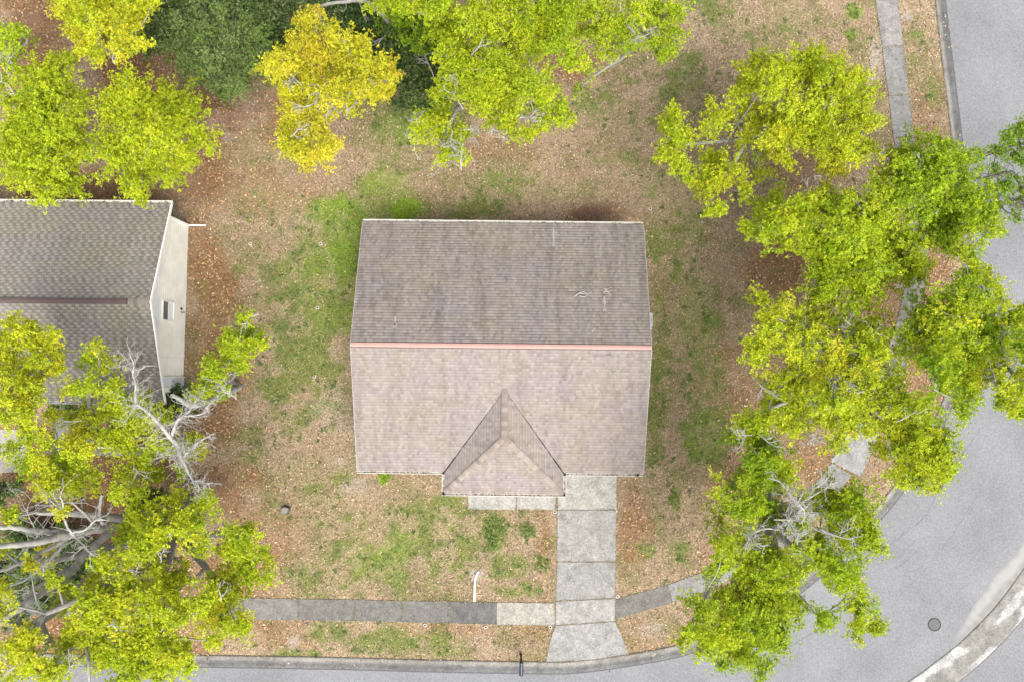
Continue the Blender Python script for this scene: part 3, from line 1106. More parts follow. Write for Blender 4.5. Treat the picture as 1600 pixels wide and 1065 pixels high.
# pink ridge strip: a shallow folded metal cap in five lengths, with nail heads
rv = MB()
for i in range(5):
    x0, x1 = -hw + 2 * hw * i / 5 + 0.006, -hw + 2 * hw * (i + 1) / 5 - 0.006
    for sy in (1, -1):
        pts = [(x0, 0, ZR + 0.036), (x1, 0, ZR + 0.036), (x1, sy * 0.10, ZR + 0.014), (x0, sy * 0.10, ZR + 0.014)]
        rv.poly(pts if sy < 0 else pts[::-1])
        lo = [(x0, sy * 0.10, ZR + 0.014), (x1, sy * 0.10, ZR + 0.014), (x1, sy * 0.10, ZR - 0.06), (x0, sy * 0.10, ZR - 0.06)]
        rv.poly(lo if sy < 0 else lo[::-1])
rv.build('ridge_cap', M['cap'], house)
for sy in (1, -1):
    nm = MB()
    nm.box(-hw, hw, min(sy * 0.103, sy * 0.13), max(sy * 0.103, sy * 0.13), ZR - 0.052, ZR - 0.028)
    nm.build('ridge_flashing', M['capdark'], house)


def gutter(p0, p1, out, parent, name='gutter', mat=None, w=0.125, hangers=True, debris=0, clean=True):
    """K gutter: open trough along p0-p1, lying on the outside (direction out)"""
    p0, p1, out = Vector(p0), Vector(p1), Vector(out).normalized()
    d = (p1 - p0).normalized()
    prof = [(0.0, 0.0), (0.0, -0.11), (w * 0.62, -0.11), (w, -0.03), (w, 0.005), (w - 0.022, 0.005), (w - 0.022, -0.03), (w * 0.58, -0.095), (0.012, -0.095), (0.012, 0.0)]
    V, Fq = [], []
    for p in (p0, p1):
        V += [tuple(p + out * a + Vector((0, 0, b))) for a, b in prof]
    k = len(prof)
    for i in range(k):
        Fq.append([i, (i + 1) % k, k + (i + 1) % k, k + i])
    Fq.append(list(range(k)))
    Fq.append(list(range(2 * k - 1, k - 1, -1)))
    nshell = len(Fq)
    if debris:
        rg = np.random.default_rng(int(debris * 100) + 3)
        L = (p1 - p0).length
        for i in range(int(L * 26 * debris)):
            c = p0 + d * (0.1 + rg.random() * (L - 0.2)) + out * (0.03 + rg.random() * w * 0.5) + Vector((0, 0, -0.06 + 0.04 * rg.random()))
            a = rg.random() * 6.28
            l, ww = 0.03 + 0.05 * rg.random(), 0.012 + 0.02 * rg.random()
            e1 = Vector((math.cos(a), math.sin(a), 0.1)) * l
            e2 = Vector((-math.sin(a), math.cos(a), 0.1)) * ww
            k = len(V)
            V += [tuple(c - e1), tuple(c + e2), tuple(c + e1), tuple(c - e2)]
            Fq.append([k, k + 1, k + 2, k + 3])
    g = mesh_np(name, V, Fq, mat or M['gutter'], parent)
    g.data.materials.append(M['brown'])
    for q in range(nshell, len(Fq)):
        g.data.polygons[q].material_index = 1
    if hangers:
        L = (p1 - p0).length
        n = int(L / 0.9)
        for i in range(n + 1):
            hb = MB()
            c = p0 + d * (0.15 + (L - 0.3) * i / max(1, n))
            q = [c - d * 0.012, c + d * 0.012, c + d * 0.012 + out * (w - 0.01), c - d * 0.012 + out * (w - 0.01)]
            hb.poly([tuple(v + Vector((0, 0, 0.008))) for v in q])
            hb.build('hanger', mat or M['gutter'], g)
    return g


zg = ZE - 0.035
gutter((-hw, yb, zg), (hw, yb, zg), (0, 1, 0), house, w=0.11, hangers=False, debris=0.15)
gutter((-hw, yf, zg), (gx0 - 0.13, yf, zg), (0, -1, 0), house, debris=0.5)
gutter((gx1 + 0.13, yf, zg), (hw, yf, zg), (0, -1, 0), house, debris=0.4)
gutter((gx0, yf - 0.02, zg), (gx0, gyf, zg), (-1, 0, 0), house, debris=0.5)
gutter((gx1, yf - 0.02, zg), (gx1, gyf, zg), (1, 0, 0), house, debris=0.5)
gutter((gx0 - 0.125, gyf, zg), (gx1 + 0.125, gyf, zg), (0, -1, 0), house, debris=0.5)
# clots of black leaves at the gutter corners
rg = np.random.default_rng(12)
for (cx_, cy_) in ((gx0 - 0.05, yf - 0.05), (gx1 + 0.05, yf - 0.05), (gx0 - 0.03, gyf - 0.03), (gx1 + 0.03, gyf - 0.03), (hw - 0.25, yf - 0.06)):
    V, Fq = [], []
    for i in range(34):
        c = np.array([cx_, cy_, zg + 0.012]) + np.clip(rg.normal(0, 1, 3), -1.2, 1.2) * np.array([0.05, 0.05, 0.014])
        a = rg.random() * 6.28
        e1 = np.array([math.cos(a), math.sin(a), rg.normal(0, 0.3)]) * 0.035
        e2 = np.array([-math.sin(a), math.cos(a), rg.normal(0, 0.3)]) * 0.02
        k = len(V)
        V += [c - e1, c + e2, c + e1, c - e2]
        Fq.append([k, k + 1, k + 2, k + 3])
    mesh_np('leaf_clot', V, np.array(Fq), M['dark'], house)
# rake trim boards
for sx in (-1, 1):
    tr = MB()
    for ye in (yb, yf):
        x0, x1 = sx * (hw + 0.002), sx * (hw + 0.018)
        q = [(ye, ZE - 0.14), (ye, ZE - 0.005), (0, ZR - 0.005), (0, ZR - 0.14)]
        t = bmesh.new()
        a_ = [t.verts.new((x0, y, z)) for y, z in q]
        b_ = [t.verts.new((x1, y, z)) for y, z in q]
        t.faces.new(a_)
        t.faces.new(b_[::-1])
        for k in range(4):
            t.faces.new((a_[k], b_[k], b_[(k + 1) % 4], a_[(k + 1) % 4]))
        bmesh.ops.recalc_face_normals(t, faces=list(t.faces))
        tr._merge(t)
    tr.build('rake_trim', M['acmetal'], house)
# porch wall, door, windows and garage door of the front and sides (under the eaves)
pw = MB()
pw.box(gx0 + 0.42, gx1 - 0.42, gyf + 1.2, WF - 0.002, -0.1, 2.5)
pw.build('porch_wall', M['stucco'], house)
for xx in (gx0 + 0.3, gx1 - 0.3):
    pp = MB()
    pp.box(xx - 0.09, xx + 0.09, gyf + 0.25, gyf + 0.43, 0.0, 2.58, bev=0.01)
    pp.build('porch_post', M['white'], house)
dr = MB()
dr.box(gcx - 0.46, gcx + 0.46, gyf + 1.15, gyf + 1.197, 0.0, 2.05, bev=0.01)
dro = dr.build('front_door', M['brown'], house)
k_ = MB()
k_.tube([(gcx + 0.36, gyf + 1.15, 1.0), (gcx + 0.36, gyf + 1.09, 1.0)], [0.025, 0.035], 10)
k_.build('handle', M['iron'], dro)
gd = MB()
gxa, gxb = loc(884, 745, 0).x, loc(960, 745, 0).x
for i in range(4):
    gd.box(gxa, gxb, WF - 0.06, WF - 0.003, 0.02 + i * 0.53, 0.53 + i * 0.53, bev=0.015)
gd.build('garage_door', M['white'], house)


def window(parent, x, y, z0, z1, w, axis_, out):
    fb = MB()
    g = MB()
    o = 0.05 * out

    def bx(mb, a0, a1, d0, d1, zz0, zz1):
        lo, hi = min(d0, d1), max(d0, d1)
        if axis_ == 'x':
            mb.box(x + a0, x + a1, y + lo, y + hi, zz0, zz1)
        else:
            mb.box(x + lo, x + hi, y + a0, y + a1, zz0, zz1)
    bx(fb, -w / 2 - 0.06, -w / 2, 0.003 * out, o, z0 - 0.06, z1 + 0.06)
    bx(fb, w / 2, w / 2 + 0.06, 0.003 * out, o, z0 - 0.06, z1 + 0.06)
    bx(fb, -w / 2, w / 2, 0.003 * out, o, z1, z1 + 0.06)
    bx(fb, -w / 2, w / 2, 0.003 * out, o, z0 - 0.06, z0)
    bx(fb, -w / 2, w / 2, 0.003 * out, o * 0.9, (z0 + z1) / 2 - 0.02, (z0 + z1) / 2 + 0.02)
    f_ = fb.build('window', M['white'], parent)
    bx(g, -w / 2, w / 2, 0.002 * out, 0.02 * out, z0, z1)
    g.build('pane', M['glass'], f_)


for xx in (-hw + 2.2,):
    window(house, xx, WF, 0.9, 2.1, 1.6, 'x', -1)
for xx in (-4.0, 0.3, 4.2):
    window(house, xx, WB, 1.0, 2.1, 1.3, 'x', 1)
for yy in (-2.8, 2.6):
    window(house, -WX, yy, 1.0, 2.1, 1.2, 'y', -1)
    window(house, WX, yy, 1.0, 2.1, 1.2, 'y', 1)


def roofpt(u, v, dz=0.0):
    """point of the main roof seen at pixel u, v, in house coordinates"""
    z = ZE
    for _ in range(30):
        p = loc(u, v, z)
        z = ZR - abs(p.y) * (ZR - ZE) / (abs(yb) if p.y > 0 else abs(yf))
    return Vector((p.x, p.y, z + dz))


# vent pipes through the rear slope
for (u, v, hh, streak) in ((617, 508, 0.12, 0.30), (865, 382, 0.05, 0.70), (945, 483, 0.05, 0.50)):
    p = roofpt(u, v)
    vb = MB()
    vb.disc(p.x, p.y, 0.035, p.z - 0.05, p.z + hh, 14)
    vo = vb.build('vent_pipe', M['iron'] if hh > 0.1 else M['acmetal'], house)
    cb = MB()
    cb.disc(p.x, p.y, 0.024, p.z + hh + 0.001, p.z + hh + 0.004, 12)
    cb.build('pipe_mouth', M['black'], vo)
    fb = MB()
    s_ = (ZR - ZE) / abs(yb)
    zz = lambda y: ZR - abs(y) * s_ + 0.010
    fb.poly([(p.x - 0.09, p.y - 0.12, zz(p.y - 0.12)), (p.x + 0.09, p.y - 0.12, zz(p.y - 0.12)), (p.x + 0.08, p.y + 0.12, zz(p.y + 0.12)), (p.x - 0.08, p.y + 0.12, zz(p.y + 0.12))])
    fb.build('flashing', M['flash'], vo)
    # pale zinc streak washed down the shingles below the flashing
    n = 22
    V, Fq = [], []
    rg = np.random.default_rng(int(u))
    for i in range(n):
        y = p.y + 0.13 + streak * i / (n - 1)
        w_ = 0.065 * math.sin(math.pi * min(1.0, (i + 0.6) / n)) ** 0.6 * (0.25 + 0.9 * rg.random()) + 0.004
        V += [(p.x - w_, y, zz(y) - 0.004), (p.x + w_, y, zz(y) - 0.004)]
        if i:
            Fq.append([2 * i - 2, 2 * i - 1, 2 * i + 1, 2 * i])
    mesh_np('streak', V, np.array(Fq), plain('zinc_streak', (0.27, 0.255, 0.245), 0.9, 0.2, 20.0), house)

# condenser unit beside the east wall
pa = at(1016, 502, 0.0)
ac = empty('air_conditioner', (pa.x - 0.40, pa.y, 0), 'grey air conditioner box standing against the side wall of the brown roofed house', 'air conditioner')
b_ = MB()
b_.box(-0.36, 0.36, -0.36, 0.36, 0.06, 0.86, bev=0.04)
b_.build('cabinet', M['acmetal'], ac)
b_ = MB()
for i in range(4):
    r_ = 0.08 + 0.07 * i
    b_.tube([(r_ * math.cos(a), r_ * math.sin(a), 0.875) for a in np.linspace(0, 2 * math.pi, 25)], 0.008, 5, False)
for i in range(6):
    a = i * math.pi / 3
    b_.tube([(0.04 * math.cos(a), 0.04 * math.sin(a), 0.872), (0.31 * math.cos(a), 0.31 * math.sin(a), 0.872)], 0.007, 5)
b_.build('fan_guard', M['black'], ac)
b_ = MB()
b_.box(-0.45, 0.45, -0.45, 0.45, -0.02, 0.058, bev=0.01)
b_.build('pad', M['gutter'], ac)
BUILT.append(np.array([tuple((Matrix.Rotation(ROT, 3, 'Z') @ Vector((x, y, 0)) + Vector((pc.x, pc.y, 0))).xy) for x, y in ((-WX, WF), (WX, WF), (WX, WB), (-WX, WB))]))

# ---- neighbour's house
NZE, NZR = 2.72, 4.34
rx_e = at(265.5, 318, NZE)
ridge_e = at(233.5, 471, NZR)
ft_e = at(257.5, 628, NZE)
NROT = math.radians(-0.5)
nh = empty('house', (ridge_e.x, ridge_e.y, 0), 'neighbouring house with cream siding and a grey dimensional shingle roof, half under trees', 'house', rz=NROT)
nyb, nyf = rx_e.y - ridge_e.y, ft_e.y - ridge_e.y
NL = 16.0
print('nbr', ridge_e, nyb, nyf, rx_e.x - ridge_e.x, ft_e.x - ridge_e.x)
slope_sheet('rear_slope', [(0, nyb, NZE), (-NL, nyb, NZE), (-NL, 0, NZR), (0, 0, NZR)], M['roof2'], nh)
slope_sheet('front_slope', [(-NL, nyf, NZE), (0, nyf, NZE), (0, 0, NZR), (-NL, 0, NZR)], M['roof2'], nh)
nwx = at(290.5, 470, 0).x - ridge_e.x           # plane of the east wall
wb_, wf_ = nyb - 0.45, nyf + 0.45
nw = MB()
for (x0, x1, y0, y1) in ((nwx - 0.15, nwx, wf_, wb_), (-NL + 0.4, -NL + 0.55, wf_, wb_), (-NL + 0.55, nwx - 0.15, wb_ - 0.15, wb_), (-NL + 0.55, nwx - 0.15, wf_, wf_ + 0.15)):
    nw.box(x0, x1, y0, y1, -0.1, 2.60)
nw.build('wall', M['siding'], nh)
gm = MB()
t = bmesh.new()
gs = (NZR - NZE) / abs(nyb)
ring = [(wb_, 2.603), (0, 2.60 + wb_ * gs), (wf_, 2.603)]
a_ = [t.verts.new((nwx - 0.15, y, z)) for y, z in ring]
b2 = [t.verts.new((nwx + 0.004, y, z)) for y, z in ring]
t.faces.new(a_)
t.faces.new(b2[::-1])
for q in range(3):
    t.faces.new((a_[q], b2[q], b2[(q + 1) % 3], a_[(q + 1) % 3]))
bmesh.ops.recalc_face_normals(t, faces=list(t.faces))
gm._merge(t)
gm.build('gable_wall', M['gable'], nh)
tr = MB()
for ye in (nyb, nyf):
    q = [(ye, NZE - 0.15), (ye, NZE - 0.003), (0, NZR - 0.003), (0, NZR - 0.15)]
    t = bmesh.new()
    a_ = [t.verts.new((0.002, y, z)) for y, z in q]
    b2 = [t.verts.new((0.055, y, z + 0.012)) for y, z in q]
    t.faces.new(a_)
    t.faces.new(b2[::-1])
    for k in range(4):
        t.faces.new((a_[k], b2[k], b2[(k + 1) % 4], a_[(k + 1) % 4]))
    bmesh.ops.recalc_face_normals(t, faces=list(t.faces))
    tr._merge(t)
tr.build('rake_trim', M['white'], nh)
gutter((-NL, nyb, NZE - 0.03), (0.05, nyb, NZE - 0.03), (0, 1, 0), nh, w=0.15, debris=0.5)
gutter((-NL, nyf, NZE - 0.03), (0.05, nyf, NZE - 0.03), (0, -1, 0), nh, w=0.12, debris=0.6)
# brown ridge vent and the bare grey cap at its end
rvx = (Matrix.Rotation(-NROT, 3, 'Z') @ (at(199, 467, NZR) - Vector((ridge_e.x, ridge_e.y, 0)))).x
rb = MB()
for sy in (1, -1):
    q = [(-NL, 0, NZR + 0.07), (rvx, 0, NZR + 0.07), (rvx, sy * 0.13, NZR + 0.035), (-NL, sy * 0.13, NZR + 0.035)]
    rb.poly(q if sy < 0 else q[::-1])
    q = [(-NL, sy * 0.13, NZR + 0.035), (rvx, sy * 0.13, NZR + 0.035), (rvx, sy * 0.13, NZR - 0.05), (-NL, sy * 0.13, NZR - 0.05)]
    rb.poly(q if sy < 0 else q[::-1])
rb.poly([(rvx, -0.13, NZR - 0.05), (rvx, 0.13, NZR - 0.05), (rvx, 0.13, NZR + 0.035), (rvx, 0, NZR + 0.07), (rvx, -0.13, NZR + 0.035)])
rb.build('ridge_vent', M['capdark'], nh)
greycap = mat_shingle('grey_cap_shingle', [(0.0, (0.13, 0.12, 0.11)), (1.0, (0.19, 0.175, 0.16))], 0.19, 0.145, 1.0, 0.15)
shingle_caps((rvx + 0.1, 0, NZR + 0.02), (-0.02, 0, NZR + 0.02), 'ridge_cap', greycap, nh, 0.34, 5, 6)
# window: dark upper sash over a drawn white blind
wy = (Matrix.Rotation(-NROT, 3, 'Z') @ (at(258, 485.5, 2.0) - Vector((ridge_e.x, ridge_e.y, 0)))).y
fr = MB()
hw2 = 0.44
fr.box(nwx + 0.003, nwx + 0.05, wy - hw2 - 0.06, wy + hw2 + 0.06, 2.36, 2.42)
fr.box(nwx + 0.003, nwx + 0.05, wy - hw2 - 0.06, wy + hw2 + 0.06, 1.26, 1.32)
fr.box(nwx + 0.003, nwx + 0.05, wy - hw2 - 0.06, wy - hw2, 1.32, 2.36)
fr.box(nwx + 0.003, nwx + 0.05, wy + hw2, wy + hw2 + 0.06, 1.32, 2.36)
fr.box(nwx + 0.003, nwx + 0.045, wy - hw2, wy + hw2, 1.80, 1.84)
fo = fr.build('window', M['white'], nh)
gl_ = MB()
gl_.box(nwx + 0.002, nwx + 0.012, wy - hw2, wy + hw2, 1.84, 2.36)
gl_.build('pane', M['glass'], fo)
gl_ = MB()
for i in range(4):
    gl_.box(nwx + 0.013, nwx + 0.02, wy - hw2, wy + hw2, 1.92 + i * 0.11, 1.93 + i * 0.11)
gl_.build('slat', M['acmetal'], fo)
gl_ = MB()
gl_.box(nwx + 0.002, nwx + 0.018, wy - hw2, wy + hw2, 1.32, 1.80)
gl_.build('blind', M['pvc'], fo)
# corner boards, pale panel at the front corner, hose tap, downspout
for ya, yb_, pr_, nm_ in ((wb_ - 0.09, wb_, 0.03, 'corner_board'), (wf_, wf_ + 0.09, 0.03, 'corner_board'), (-2.52, -2.49, 0.02, 'wall_seam')):
    cbm = MB()
    cbm.box(nwx + 0.003, nwx + pr_, ya, yb_, -0.05, 2.598)
    cbm.build(nm_, M['white'], nh)
py1 = (Matrix.Rotation(-NROT, 3, 'Z') @ (at(270, 589.5, 1.2) - Vector((ridge_e.x, ridge_e.y, 0)))).y
py0 = (Matrix.Rotation(-NROT, 3, 'Z') @ (at(270, 604, 1.2) - Vector((ridge_e.x, ridge_e.y, 0)))).y
pm = MB()
pm.box(nwx + 0.004, nwx + 0.06, py0, py1, 0.05, 2.45, bev=0.008)
pno = pm.build('utility_door', M['panel'], nh)
pm = MB()
pm.box(nwx + 0.003, nwx + 0.09, py1 + 0.002, py1 + 0.05, 0.02, 2.5)
pm.box(nwx + 0.003, nwx + 0.09, py0 - 0.05, py0 - 0.002, 0.02, 2.5)
pm.build('door_frame', M['white'], pno)
hb = MB()
hy = (Matrix.Rotation(-NROT, 3, 'Z') @ (at(284, 488, 0.45) - Vector((ridge_e.x, ridge_e.y, 0)))).y
hb.tube([(nwx, hy, 0.5), (nwx + 0.12, hy, 0.5), (nwx + 0.16, hy, 0.42)], 0.022, 8)
hb.box(nwx + 0.002, nwx + 0.06, hy + 0.12, hy + 0.22, 0.46, 0.58, bev=0.01)
hb.build('hose_tap', M['irondark'], nh)
ds = MB()
ds.box(nwx + 0.032, nwx + 0.10, wb_ - 0.08, wb_ - 0.01, 0.12, 2.3)
ds.tube([(nwx + 0.066, wb_ - 0.045, 2.28), (nwx + 0.2, wb_ + 0.1, 2.5), (0.0, nyb + 0.03, 2.6)], 0.04, 8)
ds.box(nwx + 0.032, nwx + 0.95, wb_ - 0.08, wb_ - 0.005, 0.04, 0.115)
ds.build('downspout', M['pvc'], nh)
Rn = Matrix.Rotation(NROT, 3, 'Z')
BUILT.append(np.array([tuple((Rn @ Vector((x, y, 0)) + Vector((ridge_e.x, ridge_e.y, 0))).xy) for x, y in ((-NL, wf_), (nwx, wf_), (nwx, wb_), (-NL, wb_))]))

# white rail edging the neighbour's path, and a post at its end
pr0, pr1 = at(153, 699, 0.3), at(319, 699, 0.3)
rail = empty('garden_rail', ((pr0.x + pr1.x) / 2, pr0.y, 0), 'low white garden rail edging the path in front of the neighbouring house', 'rail')
L_ = (pr1.x - pr0.x) / 2
b_ = MB()
b_.box(-L_, L_, -0.03, 0.03, 0.30, 0.36, bev=0.006)
b_.build('top_rail', M['white'], rail)
for i in range(6):
    xx = -L_ + 0.05 + (2 * L_ - 0.1) * i / 5
    b_ = MB()
    b_.box(xx - 0.035, xx + 0.035, -0.035, 0.035, -0.02, 0.298)
    b_.build('post', M['white'], rail)

# ------------------------------------------------------------------ small things on the ground
# mailbox at the kerb
pm_ = at(814, 1021, 0.0)
mbx = empty('mailbox', (pm_.x, pm_.y, 0), 'black metal mailbox on a black post by the kerb near the driveway', 'mailbox')
b_ = MB()
b_.box(-0.05, 0.05, -0.05, 0.05, -0.05, 1.0, bev=0.008)
b_.box(-0.035, 0.035, -0.42, -0.052, 0.90, 0.97)
b_.build('post', M['black'], mbx)
# arched body: loft of half-round section along y
nseg = 12
prof = [(-0.095, 1.0), (-0.095, 1.10)] + [(0.095 * math.cos(math.pi - math.pi * i / nseg), 1.10 + 0.095 * math.sin(math.pi * i / nseg)) for i in range(1, nseg)] + [(0.095, 1.10), (0.095, 1.0)]
V = [(x, -0.56, z) for x, z in prof] + [(x, 0.02, z) for x, z in prof]
k = len(prof)
Fq = [[i, (i + 1) % k, k + (i + 1) % k, k + i] for i in range(k)] + [list(range(k))[::-1], list(range(k, 2 * k))]
mesh_np('box', V, Fq, M['mailtop'], mbx)
V = [(x * 1.05, -0.60, 1.0 + (z - 1.0) * 1.04) for x, z in prof] + [(x * 1.05, -0.563, 1.0 + (z - 1.0) * 1.04) for x, z in prof]
mesh_np('door', V, Fq, M['black'], mbx)
b_ = MB()
b_.box(0.10, 0.11, -0.36, -0.33, 1.06, 1.26)
b_.box(0.10, 0.112, -0.44, -0.33, 1.20, 1.26)
b_.build('flag', plain('flag_red', (0.25, 0.02, 0.02), 0.5), mbx)

# manhole cover in the road
pm_ = at(1460, 975, -0.11)
mh = empty('manhole_cover', (pm_.x, pm_.y, -0.11), 'round iron manhole cover set in the grey asphalt', 'manhole cover')
b_ = MB()
V, Fq = [], []
for ra, z_ in ((0.335, 0.001), (0.335, 0.012), (0.285, 0.012), (0.285, 0.001)):
    V += [(ra * math.cos(a), ra * math.sin(a), z_) for a in np.linspace(0, 2 * math.pi, 36, endpoint=False)]
for s_ in range(3):
    for i in range(36):
        Fq.append([s_ * 36 + i, s_ * 36 + (i + 1) % 36, (s_ + 1) * 36 + (i + 1) % 36, (s_ + 1) * 36 + i])
mesh_np('frame', V, np.array(Fq), M['irondark'], mh)
b_.disc(0, 0, 0.283, 0.0, 0.009, 36)
b_.build('lid', M['iron'], mh)
b_ = MB()
for i in range(-4, 5):
    w_ = math.sqrt(max(0, 0.25 ** 2 - (i * 0.055) ** 2))
    b_.box(-w_, w_, i * 0.055 - 0.008, i * 0.055 + 0.008, 0.0092, 0.014)
b_.build('rib', M['iron'], mh)

# white drain pipe lying on the lawn
P = [at(741, 939, 0.05), at(741.5, 922, 0.05), at(742, 908, 0.05), at(744, 899, 0.05), at(748, 892, 0.03)]
dp = MB()
dp.tube(catmull(np.array([tuple(p) for p in P]), 5), 0.052, 10)
o = dp.build('drain_pipe', M['pvc'], None, smooth=True)
tag(o, 'white plastic drain pipe lying on the lawn and ending at the sidewalk', 'pipe')

# tree stump
ps = at(447, 796, 0.0)
st = empty('tree_stump', (ps.x, ps.y, 0), 'small cut tree stump with a pale top on the leaf strewn lawn', 'stump')
rg = np.random.default_rng(4)
ang = np.linspace(0, 2 * math.pi, 22, endpoint=False)
rad = 0.20 * (1 + 0.07 * np.sin(3 * ang + 1) + 0.05 * np.sin(2 * ang) + 0.04 * rg.normal(size=22))
V, Fq = [], []
for s_, z_ in ((1.4, -0.03), (1.08, 0.08), (1.0, 0.2), (0.93, 0.225)):
    V += [(s_ * r_ * math.cos(a), s_ * r_ * math.sin(a), z_) for r_, a in zip(rad, ang)]
for s_ in range(3):
    for i in range(22):
        Fq.append([s_ * 22 + i, s_ * 22 + (i + 1) % 22, (s_ + 1) * 22 + (i + 1) % 22, (s_ + 1) * 22 + i])
mesh_np('bark', V, np.array(Fq), M['bark_dark'], st, smooth=True)
b_ = MB()
b_.prism([(0.92 * r_ * math.cos(a), 0.92 * r_ * math.sin(a)) for r_, a in zip(rad, ang)], 0.15, 0.215)
b_.build('cut_face', M['wood'], st)

# sprinkler heads: white ring and dark cap
SPR = [((391, 381), 'in the green lawn beside the cream house wall, nearer the house'), ((501, 381), 'in the bright grass close to the brown roof'), ((491, 588), 'on the brown lawn level with the pink ridge'),
       ((496, 481), 'in the green lawn level with the rear roof slope'), ((1016, 326), 'behind the rear corner of the brown roofed house'), ((965, 931), 'at the corner of driveway and dark sidewalk slab'),
       ((759, 979), 'below the sidewalk near the white drain pipe'), ((860, 979), 'below the sidewalk at the driveway edge'), ((664, 976), 'below the dark sidewalk slabs'), ((867, 799), 'at the inner corner of entry walk and driveway')]
proto = None
for (u, v), where in SPR:
    p = at(u, v, 0.02)
    lab = 'small white sprinkler ring ' + where
    if proto is None:
        proto = empty('sprinkler_head', p, lab, 'sprinkler', 'sprinkler heads in the lawn')
        V, Fq = [], []
        for ra, z_ in ((0.085, -0.03), (0.085, 0.03), (0.052, 0.03), (0.052, -0.03)):
            V += [(ra * math.cos(a), ra * math.sin(a), z_) for a in np.linspace(0, 2 * math.pi, 20, endpoint=False)]
        for s_ in range(3):
            for i in range(20):
                Fq.append([s_ * 20 + i, s_ * 20 + (i + 1) % 20, (s_ + 1) * 20 + (i + 1) % 20, (s_ + 1) * 20 + i])
        mesh_np('ring', V, np.array(Fq), M['gutter'], proto)
        b_ = MB()
        b_.disc(0, 0, 0.05, -0.03, 0.015, 16)
        b_.build('cap', M['irondark'], proto)
    else:
        o = proto.copy()
        o.location = p
        o['label'] = lab
        COL.objects.link(o)
        for ch in list(proto.children):
            c = ch.copy()
            c.parent = o
            COL.objects.link(c)

# fallen twigs on the main roof: each a branching stick lying on the shingles
def twig_path(uvs):
    return [(Matrix.Rotation(ROT, 3, 'Z') @ roofpt(u, v, 0.03) + Vector((pc.x, pc.y, 0))) for u, v in uvs]


TW = [('pale forked twig lying on the rear roof slope, the longer one', [[(897, 464), (903, 459), (912, 459), (919, 460), (924, 455)], [(903, 459), (912, 456), (918, 460)], [(906, 463), (914, 464), (919, 460)]]),
      ('pale three pronged twig lying on the rear roof slope', [[(944, 451), (949, 456), (955, 462)], [(949, 456), (957, 454)], [(946, 453), (955, 449)], [(948, 455), (942, 457)]]),
      ('short pale curled twig on the rear roof slope near the pink ridge', [[(925, 519), (927, 515), (929, 513), (930, 515)]]),
      ('twig with a dry leaf tuft on the front roof slope just below the pink ridge', [[(937, 556), (948, 556), (957, 555)], [(948, 556), (955, 552)], [(950, 556), (958, 559)], [(952, 555), (956, 557)]]),
      ('small tangled twig on the front roof slope below another twig', [[(953, 578), (958, 583), (960, 588)], [(957, 579), (956, 586)], [(962, 580), (955, 584)], [(958, 583), (966, 590)]])]
for lab, paths in TW:
    tb = Tubes()
    rg = np.random.default_rng(len(lab))
    for q in paths:
        P = np.array([tuple(p) for p in twig_path(q)])
        P = resample3 = catmull(P, 5)
        P = P + rg.normal(0, 0.006, P.shape)
        tb.add(P, np.linspace(0.019, 0.009, len(P)), 5)
    o = tb.build('fallen_twig', M['paletwig'] if 'pale' in lab else M['twig'])
    tag(o, lab, 'twig', 'twigs fallen on the roof')

# ------------------------------------------------------------------ trees
HUES = [(-0.6, (0.035, 0.070, 0.020)), (-0.3, (0.075, 0.130, 0.034)), (-0.15, (0.260, 0.330, 0.125)), (0.0, (0.125, 0.230, 0.022)), (0.3, (0.245, 0.385, 0.016)), (0.6, (0.415, 0.510, 0.018)), (0.8, (0.505, 0.545, 0.024)), (1.0, (0.630, 0.575, 0.036)), (1.2, (0.62, 0.46, 0.05))]
HX = np.array([h for h, _ in HUES])
HC = np.array([c for _, c in HUES])


def hue_col(h):
    return np.stack([np.interp(h, HX, HC[:, k]) for k in range(3)], -1)


def leaves_mesh(name, C, D, hue, rg, parent, size=0.105, per=6, val=None, tilt=0.55, sage=None):
    """rosettes of leaves at C (n,3) about axes D (n,3)"""
    n = len(C)
    ref = rg.normal(size=(n, 3))
    A = np.cross(D, ref)
    A /= np.linalg.norm(A, axis=1, keepdims=True) + 1e-9
    B = np.cross(D, A)
    a = (np.arange(per)[None, :] * 2 * np.pi / per + rg.random((n, 1)) * 6.28 + rg.normal(0, 0.35, (n, per)))
    rad = A[:, None, :] * np.cos(a)[..., None] + B[:, None, :] * np.sin(a)[..., None]
    t = tilt + rg.normal(0, 0.35, (n, per))
    L = rad * np.cos(t)[..., None] + D[:, None, :] * np.sin(t)[..., None]        # leaf direction
    W = np.cross(L, np.broadcast_to(D[:, None, :], L.shape) + rg.normal(0, 0.45, L.shape))
    W /= np.linalg.norm(W, axis=-1, keepdims=True) + 1e-9
    Nn = np.cross(W, L)
    s = size * (0.65 + 0.7 * rg.random((n, per)))[..., None]
    base = C[:, None, :] + L * s * 0.08
    tip = base + L * s - Nn * s * 0.12
    mid = base + L * s * 0.55
    w = s * 0.27
    v = np.stack([base, mid + W * w + Nn * w * 0.25, tip, mid - W * w + Nn * w * 0.25], axis=2).reshape(-1, 3)
    f = np.arange(n * per * 4).reshape(-1, 4)
    hh = hue[:, None] + rg.normal(0, 0.07, (n, per))
    c = hue_col(hh)
    vv = (0.80 + 0.4 * rg.random((n, per)))
    if val is not None:
        vv = vv * val[:, None]
    c = c * vv[..., None]
    # a few brown or pale undersides
    br = rg.random((n, per)) < 0.012
    c[br] = np.array([0.22, 0.14, 0.05])
    c = np.repeat(c.reshape(-1, 3), 4, axis=0)
    return mesh_np(name, v, f, M['leaf'], parent, cols=c, world_co=True)


